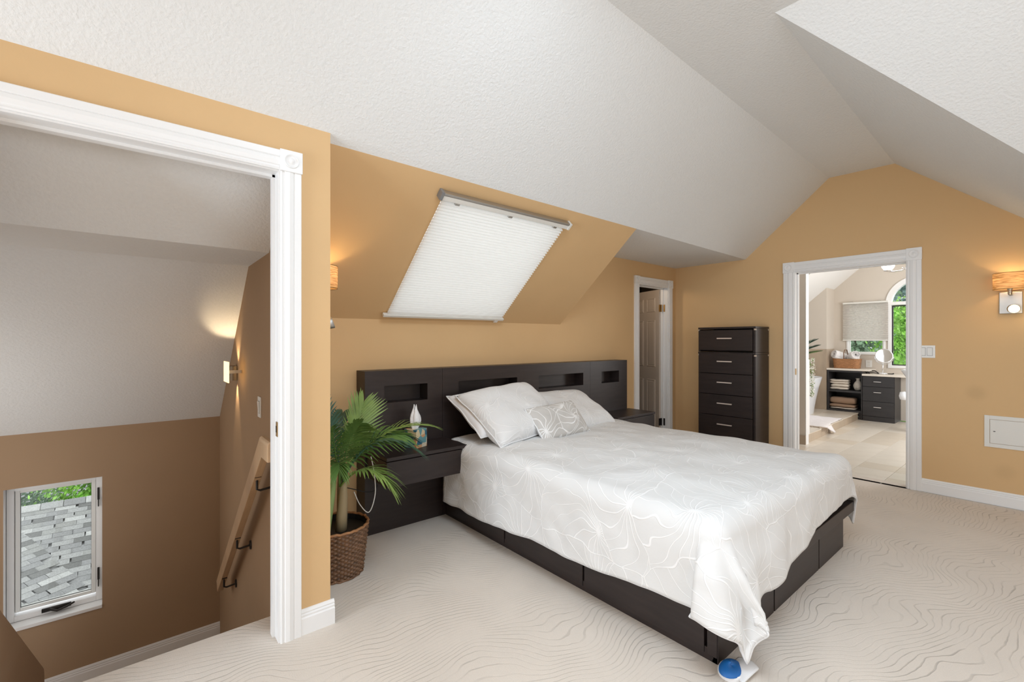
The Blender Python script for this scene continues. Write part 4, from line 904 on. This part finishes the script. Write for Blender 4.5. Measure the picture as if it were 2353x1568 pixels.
folded((cx-.01, 2.375, .232), .36, .22, .115, M_TOWEL_B, 'thick brown rolled towel, upper of the two brown ones', 1, 'towels on the lower shelf', 6)
m = MB(); m.lathe([(0, 0), (.034, .002), (.052, .025), (.066, .07), (.066, .095), (.05, .135), (.03, .16), (.024, .175), (.026, .195), (.036, .21), (.030, .21), (.02, .19), (0, .18)], (9.40, 2.170, .471), (0, 0, 1), 28)
tag(m.build('vase', M_VASE, smooth=True), 'round grey textured vase with flared neck beside the cream towels', 'vase')
mr = thing('vanity_mirror', (9.42, 1.845, .768), 'round chrome makeup mirror on a stand on the lower countertop', 'mirror')
m = MB(); m.lathe([(0, 0), (.062, 0), (.058, .014), (.03, .022), (.010, .028), (0, .028)], (9.42, 1.845, .769), n=28); m.build('base', M_CHROME, mr, smooth=True)
m = MB(); m.tube([(9.42, 1.845, .79), (9.42, 1.845, .955)], .008, 10); m.build('stem', M_CHROME, mr, smooth=True)
mc = V3((9.40, 1.825, 1.065)); max_ = V3((-.88, -.32, .16)).normalized()
m = MB(); m.lathe([(0, -.012), (.10, -.012), (.116, -.006), (.118, .006), (.106, .012), (.103, .006)], mc, max_, 36); m.build('mirror_rim', M_CHROME, mr, smooth=True)
m = MB(); m.lathe([(.104, .006), (0, .0065)], mc, max_, 36); m.build('mirror_glass', M_MIRROR, mr)
m = MB(); m.tube([mc+V3((0, .122*math.cos(a), .122*math.sin(a)-.01)) for a in [PI+PI*i/20 for i in range(21)]], .006, 8); m.build('yoke', M_CHROME, mr, smooth=True)
m = MB(); m.tube([(9.36, 2.05, .775), (9.34, 1.99, .80), (9.36, 1.93, .785), (9.42, 1.90, .775)], .006, 8); m.tube([(9.36, 2.05, .775), (9.40, 2.03, .82), (9.42, 1.95, .82), (9.42, 1.90, .78)], .007, 8); m.tube([(9.34, 2.0, .775), (9.32, 2.03, .79), (9.33, 2.06, .80)], .006, 8)
tag(m.build('hair_band', M_IRON, smooth=True), 'black looped hair band lying on the lower countertop left of the mirror', 'hair band')
m = MB(); m.tube([(9.40, 1.775, .776), (9.40, 1.72, .778), (9.40, 1.70, .785)], [.006, .007, .011], 8)
tag(m.build('makeup_brush', M_IRON, smooth=True), 'small black brush lying on the lower countertop right of the mirror', 'brush')
ol = thing('power_outlet', (XF, 2.09, .925), 'white outlet plate on the bathroom wall beside the wicker basket', 'outlet')
m = MB(); m.box(XF-.008, XF, 2.045, 2.13, .86, .98); m.build('cover_plate', M_PLASTIC, ol, bevel=.002)
for z in (.895, .945): m = MB(); m.box(XF-.010, XF-.007, 2.07, 2.105, z-.016, z+.016); m.build('socket', M_PANEL, ol, bevel=.002)
# bathtub
tub = thing('bathtub', (8.2, 3.0, PZ), 'white freestanding bathtub with tapering end on the tiled platform', 'bathtub')
m = MB()
def tubp(a, hx_, hy_, z): return V3((8.2+hx_*math.copysign(abs(math.cos(a))**.4, math.cos(a)), 2.93+hy_*math.copysign(abs(math.sin(a))**.4, math.sin(a)), z))
lev = [(.63, .345, PZ), (.64, .35, PZ+.06), (.69, .365, PZ+.22), (.77, .39, PZ+.42), (.86, .42, .70), (.84, .405, .705), (.72, .35, .50), (.5, .27, .25), (0.01, .01, .23)]
nn_ = 48; k = 0
for (a_, b_, z) in lev: m.v += [tuple(tubp(2*PI*j/nn_, a_, b_, z)) for j in range(nn_)]
for i in range(len(lev)-1):
    for j in range(nn_): m.f.append((i*nn_+j, i*nn_+(j+1) % nn_, (i+1)*nn_+(j+1) % nn_, (i+1)*nn_+j))
m.build('shell', M_TUB, tub, smooth=True)
m = MB(); m.tube([tubp(2*PI*j/60, .85, .412, .702) for j in range(61)], .008, 6); m.build('rim', M_TUB, tub, smooth=True)
# bath mat with fringe
bm_ = thing('bath_mat', (7.8, 2.25, PZ), 'white shaggy bath mat with tan fringe hanging over the tiled step', 'bath mat')
def rug(u, v):
    x = 7.28+u*1.02; y = 2.02+.033*(x-7.3)+v*.52; z = PZ+.008+.006*noise.noise(V3((u*9, v*9, 0)))
    e = 2.055+.0328*(x-6.53)
    if y < e+.01: z -= (e+.01-y)*1.6*min(1, u*3+.0) if u < .4 else 0
    if u >= .4 and y < e+.01: y = e+.012
    return V3((x, y, z))
m = MB(); m.grid(rug, 40, 24); m.build('pile', M_MAT, bm_, smooth=True, solid=.012)
m = MB()
for i in range(48):
    v = i/47; p = rug(0, v); m.tube([p, p+V3((-.022, 0, .004)), p+V3((-.05-.02*random.random(), .008*random.uniform(-1, 1), -.006 if v > .1 else -.05))], .0035, 5)
m.build('fringe', M_FRINGE, bm_)
# trailing flowers and a second palm
gl = thing('flower_garland', (6.70, 2.06, 1.07), 'trailing white silk flowers hanging from the half wall beside the bathtub', 'flowers')
m = MB(); m.tube([(6.69, 2.10, 1.085), (6.695, 2.05, 1.04), (6.70, 2.035, .85), (6.70, 2.03, .60)], .004, 6); m.build('vine', M_LEAF, gl)
m = MB(); ml = MB()
for i in range(330):
    t = random.random(); z = 1.09-.50*t; w = .050*(1-t*.55)
    c = V3((6.70+random.uniform(-w, w), 2.035+random.uniform(-w, w)*.8, z)); n_ = V3((random.uniform(-1, .2), random.uniform(-1, .1), random.uniform(-.6, 1))).normalized(); A = n_.orthogonal().normalized(); B = n_.cross(A); s_ = random.uniform(.008, .015)
    tgt = ml if random.random() < .18 else m
    tgt.add([c+A*s_, c+B*s_*.6+n_*.004, c-A*s_, c-B*s_*.6+n_*.004], [(0, 1, 2, 3)])
o = m.build('blossoms', M_FLOWER, gl); o['kind'] = 'stuff'; o = ml.build('leaves', M_LEAF_L, gl); o['kind'] = 'stuff'
p2 = thing('potted_palm', (7.02, 2.52, PZ), 'green palm leaves rising beside the bathtub behind the bathroom half wall', 'potted plant')
m = MB(); m.lathe([(0, 0), (.10, 0), (.13, .22), (.12, .22), (.09, .2), (0, .2)], (7.02, 2.52, PZ), n=24); m.build('pot', M_VASE, p2, smooth=True)
m = MB(); m.tube([(7.02, 2.52, .3), (7.08, 2.46, .7), (7.15, 2.40, 1.08)], .012, 8); m.build('stem', M_TRUNK, p2)
for i, (md, tp) in enumerate((((7.2, 2.30, 1.18), (7.24, 2.14, 1.235)), ((7.2, 2.30, 1.12), (7.25, 2.13, 1.16)), ((7.2, 2.3, 1.24), (7.25, 2.17, 1.31)), ((7.0, 2.4, 1.2), (6.9, 2.5, 1.3)), ((7.2, 2.5, 1.25), (7.3, 2.6, 1.3)))):
    frond((7.15, 2.40, 1.07), md, tp, .16, M_LEAF if i % 2 else M_LEAF_D, 26, .2, parent=p2, wleaf=.017, seed=40+i)
# pedestal sink at the right
sk_ = thing('pedestal_sink', (8.55, 1.22, 0), 'white pedestal sink edge just showing at the right of the bathroom doorway', 'sink')
m = MB(); m.lathe([(0, .62), (.10, .62), (.15, .70), (.20, .80), (.245, .875), (.25, .895), (.235, .90), (.2, .86), (0, .80)], (8.55, 1.215, 0), n=36, sx=.85); m.build('basin', M_TUB, sk_, smooth=True)
m = MB(); m.lathe([(.13, 0), (.12, .05), (.085, .2), (.08, .45), (.10, .63)], (8.55, 1.215, 0), n=28); m.build('pedestal', M_TUB, sk_, smooth=True)
m = MB(); m.lathe([(.0, .46), (.05, .47), (.062, .52), (.05, .575), (0, .585)], (8.5, 1.42, 0), n=20); m.build('tap_cover', M_TUB, sk_, smooth=True)
# ceiling lamp
lp = thing('ceiling_lamp', (8.0, 1.45, 2.45), 'chrome ceiling lamp with lit white glass bowls at top of the bathroom doorway', 'ceiling lamp')
lc = V3((7.9, 1.47, 2.285)); m = MB(); m.tube([lc+V3((0, -.22, .02)), lc+V3((0, -.12, -.03)), lc+V3((0, -.03, -.035)), lc+V3((0, .02, -.02))], .010, 8); m.tube([lc+V3((0, -.22, .02)), lc+V3((0, -.22, 1.0))], .010, 8); m.lathe([(0, -.04), (.03, -.03), (.035, 0), (.02, .05), (0, .06)], lc+V3((0, -.22, .02)), n=16); m.lathe([(0, -.012), (.05, 0), (.052, .008)], lc+V3((0, .02, -.02)), n=20)
m.tube([lc+V3((-.12, -.15, -.015)), lc+V3((0, -.22, .0)), lc+V3((.12, -.29, .0))], .008, 8); m.build('arm', M_CHROME, lp, smooth=True)
for dx, dy in ((0, .02), (.05, -.42)):
    m = MB(); m.lathe([(0, -.012), (.045, -.006), (.068, .03), (.082, .085), (.084, .11), (.078, .11), (.06, .03), (0, .0)], lc+V3((dx, dy, 0)), n=28); m.build('glass_bowl', M_BOWL, lp, smooth=True)
light('bath_ceiling_lamp', 'POINT', lc+V3((0, .02, .17)), 7, (1, .95, .88), radius=.08)

# ------------------------------------------------------------------ outside
m = MB(); m.box(-40, 60, 5.2, 60, -6.2, -6); m.box(10.5, 60, -40, 5.2, -6.2, -6); o = m.build('ground', M_GRAVEL); o['kind'] = 'structure'
# neighbouring roof seen through the stair window: shingles laid one by one on two planes meeting in a valley
rf = thing('shingled_roof', (-3.5, 11, -2.4), 'grey shingled roof seen down through the stairwell window', 'roof')
RY, RZ, RS = 12.68, -1.90, .50
def zA(x, y): return RZ-RS*(RY-y)
th = math.radians(34); dB = V3((math.cos(th), math.sin(th), 0)); pB_ = V3((-dB.y, dB.x, 0)); B0 = V3((-1.05, 11.35, 0))
def zB(x, y): return zA(0, 11.35)+.42*((V3((x, y, 0))-B0).dot(pB_))+.0
m = MB(); m.poly((-14, 7, zA(0, 7)-.03), (4, 7, zA(0, 7)-.03), (4, RY, RZ-.03), (-14, RY, RZ-.03)); m.poly((-14, RY, RZ-.03), (4, RY, RZ-.03), (4, RY+4, RZ-2), (-14, RY+4, RZ-2)); m.build('roof_deck', M_SH[3], rf)
sm = []
for i in range(5):
    mm = MB(); mm.box(-.143, .143, 0, .155, -.006, .010); me = bpy.data.meshes.new('shingle'); me.from_pydata(mm.v, [], mm.f); me.materials.append(M_SH[i]); sm.append(me)
def shingle(c, d, n_up, i):
    o = bpy.data.objects.new('shingle', sm[i]); COL.objects.link(o); o.parent = rf
    y = n_up.cross(d); o.matrix_local = Matrix.Translation(c-rf.location) @ Matrix((d, y, n_up)).transposed().to_4x4() @ Matrix.Rotation(-.05, 4, 'X')
rnd = random.Random(3); wts = [0, 0, 1, 1, 2, 2, 3, 3, 4]
NA = V3((0, -RS, 1)).normalized(); cnt = 0
# view rays of the window: keep to what it shows, with a margin
def in_view(c, mg=.35):
    t = (YG-0)/c.y; x = c.x*t; z = 1.31+(c.z-1.31)*t
    return WX0-.12 < x < WX1+.12 and WZ0-.06 < z < WZ1+.0
NB = (V3((0, 0, 1))-pB_*.42).normalized()
for r in range(48):
    y = RY-.105*r
    for q in range(-40, 20):
        x = q*.29+(.145 if r % 2 else 0)+rnd.uniform(-.03, .03); c = V3((x, y, zA(x, y)))
        if in_view(c) and zA(x, y) > zB(x, y)-.02: shingle(c-V3((0, .105, RS*.105)), V3((1, 0, 0)), NA, rnd.choice(wts)); cnt += 1
for r in range(-30, 30):
    for q in range(-40, 40):
        c = B0+dB*(q*.29+(.145 if r % 2 else 0)+rnd.uniform(-.03, .03))+pB_*(.11*r); c.z = zB(c.x, c.y)
        if in_view(c) and zB(c.x, c.y) > zA(c.x, c.y) and cnt < 298: shingle(c, dB, NB, rnd.choice(wts)); cnt += 1
m = MB(); q = [B0+V3((-.86, 1.33, 0)), B0+V3((3, -4.64, 0)), B0+V3((-3, -4.64, 0)), B0+V3((-3, 1.33, 0))]; m.poly(*[V3((p.x, p.y, zB(p.x, p.y)-.03)) for p in q]); m.build('lower_deck', M_SH[0], rf)
for q in range(-20, 10):
    x = q*.32-.1; c = V3((x, RY, RZ+.012)); t = YG/c.y
    if WX0-.05 < x*t < WX1+.05: m = MB(); m.hexa([(x, RY-.13, RZ-.055), (x+.31, RY-.13, RZ-.055), (x+.31, RY, RZ+.022), (x, RY, RZ+.022), (x, RY-.13, RZ-.04), (x+.31, RY-.13, RZ-.04), (x+.31, RY+.02, RZ+.04), (x, RY+.02, RZ+.04)]); m.build('ridge_cap', M_SH[(q*7) % 3], rf)
def tree(loc, R, H, n, mt, label, ls=.14, seed=0, trunk=True):
    rn = random.Random(seed); t = thing('leafy_tree', loc, label, 'tree'); loc = V3(loc); m = MB(); cl = []
    for i in range(34):
        a = rn.random()*2*PI; zz = rn.random(); rr = R*(.4+.6*math.sin(PI*(.2+.75*zz)))*rn.random()**.5; cl.append(V3((math.cos(a)*rr, math.sin(a)*rr, H*(.42+.55*zz))))
    for i in range(n):
        c = rn.choice(cl); p = loc+c+V3((rn.gauss(0, 1), rn.gauss(0, 1), rn.gauss(0, .8)))*R*.24; nn = V3((rn.uniform(-1, 1), rn.uniform(-1, 1), rn.uniform(-.2, 1))).normalized(); A = nn.orthogonal().normalized(); B = nn.cross(A); s_ = ls*rn.uniform(.6, 1.2)
        m.add([p+A*s_, p+B*s_*.55, p-A*s_, p-B*s_*.55], [(0, 1, 2, 3)])
    o = m.build('foliage', mt, t, recalc=False); o['kind'] = 'stuff'
    m = MB(); m.tube([loc, loc+V3((0, 0, H*.4)), loc+V3((.1, 0, H*.8))], [.2, .14, .05], 8); m.build('trunk', M_BARK, t)
tree((14.5, 2.15, -6), .95, 8.2, 15000, M_OUTTREE, 'bright green tree right outside the arched bathroom window', .055, 1)
tree((17.5, 4.1, -6), 1.5, 9.5, 15000, M_OUTTREE2, 'grey green tree outside, behind the basket and left bathroom window', .08, 2)
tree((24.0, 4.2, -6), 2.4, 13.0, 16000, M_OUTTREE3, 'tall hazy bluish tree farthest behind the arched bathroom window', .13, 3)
tree((-.9, 17.0, -6), 1.0, 4.3, 7000, M_OUTTREE, 'green tree top showing over the ridge of the shingled roof', .06, 4)
tree((-2.9, 17.6, -6), 1.0, 4.4, 7000, M_OUTTREE2, 'greyer tree behind the ridge at the left of the stairwell window', .06, 5)
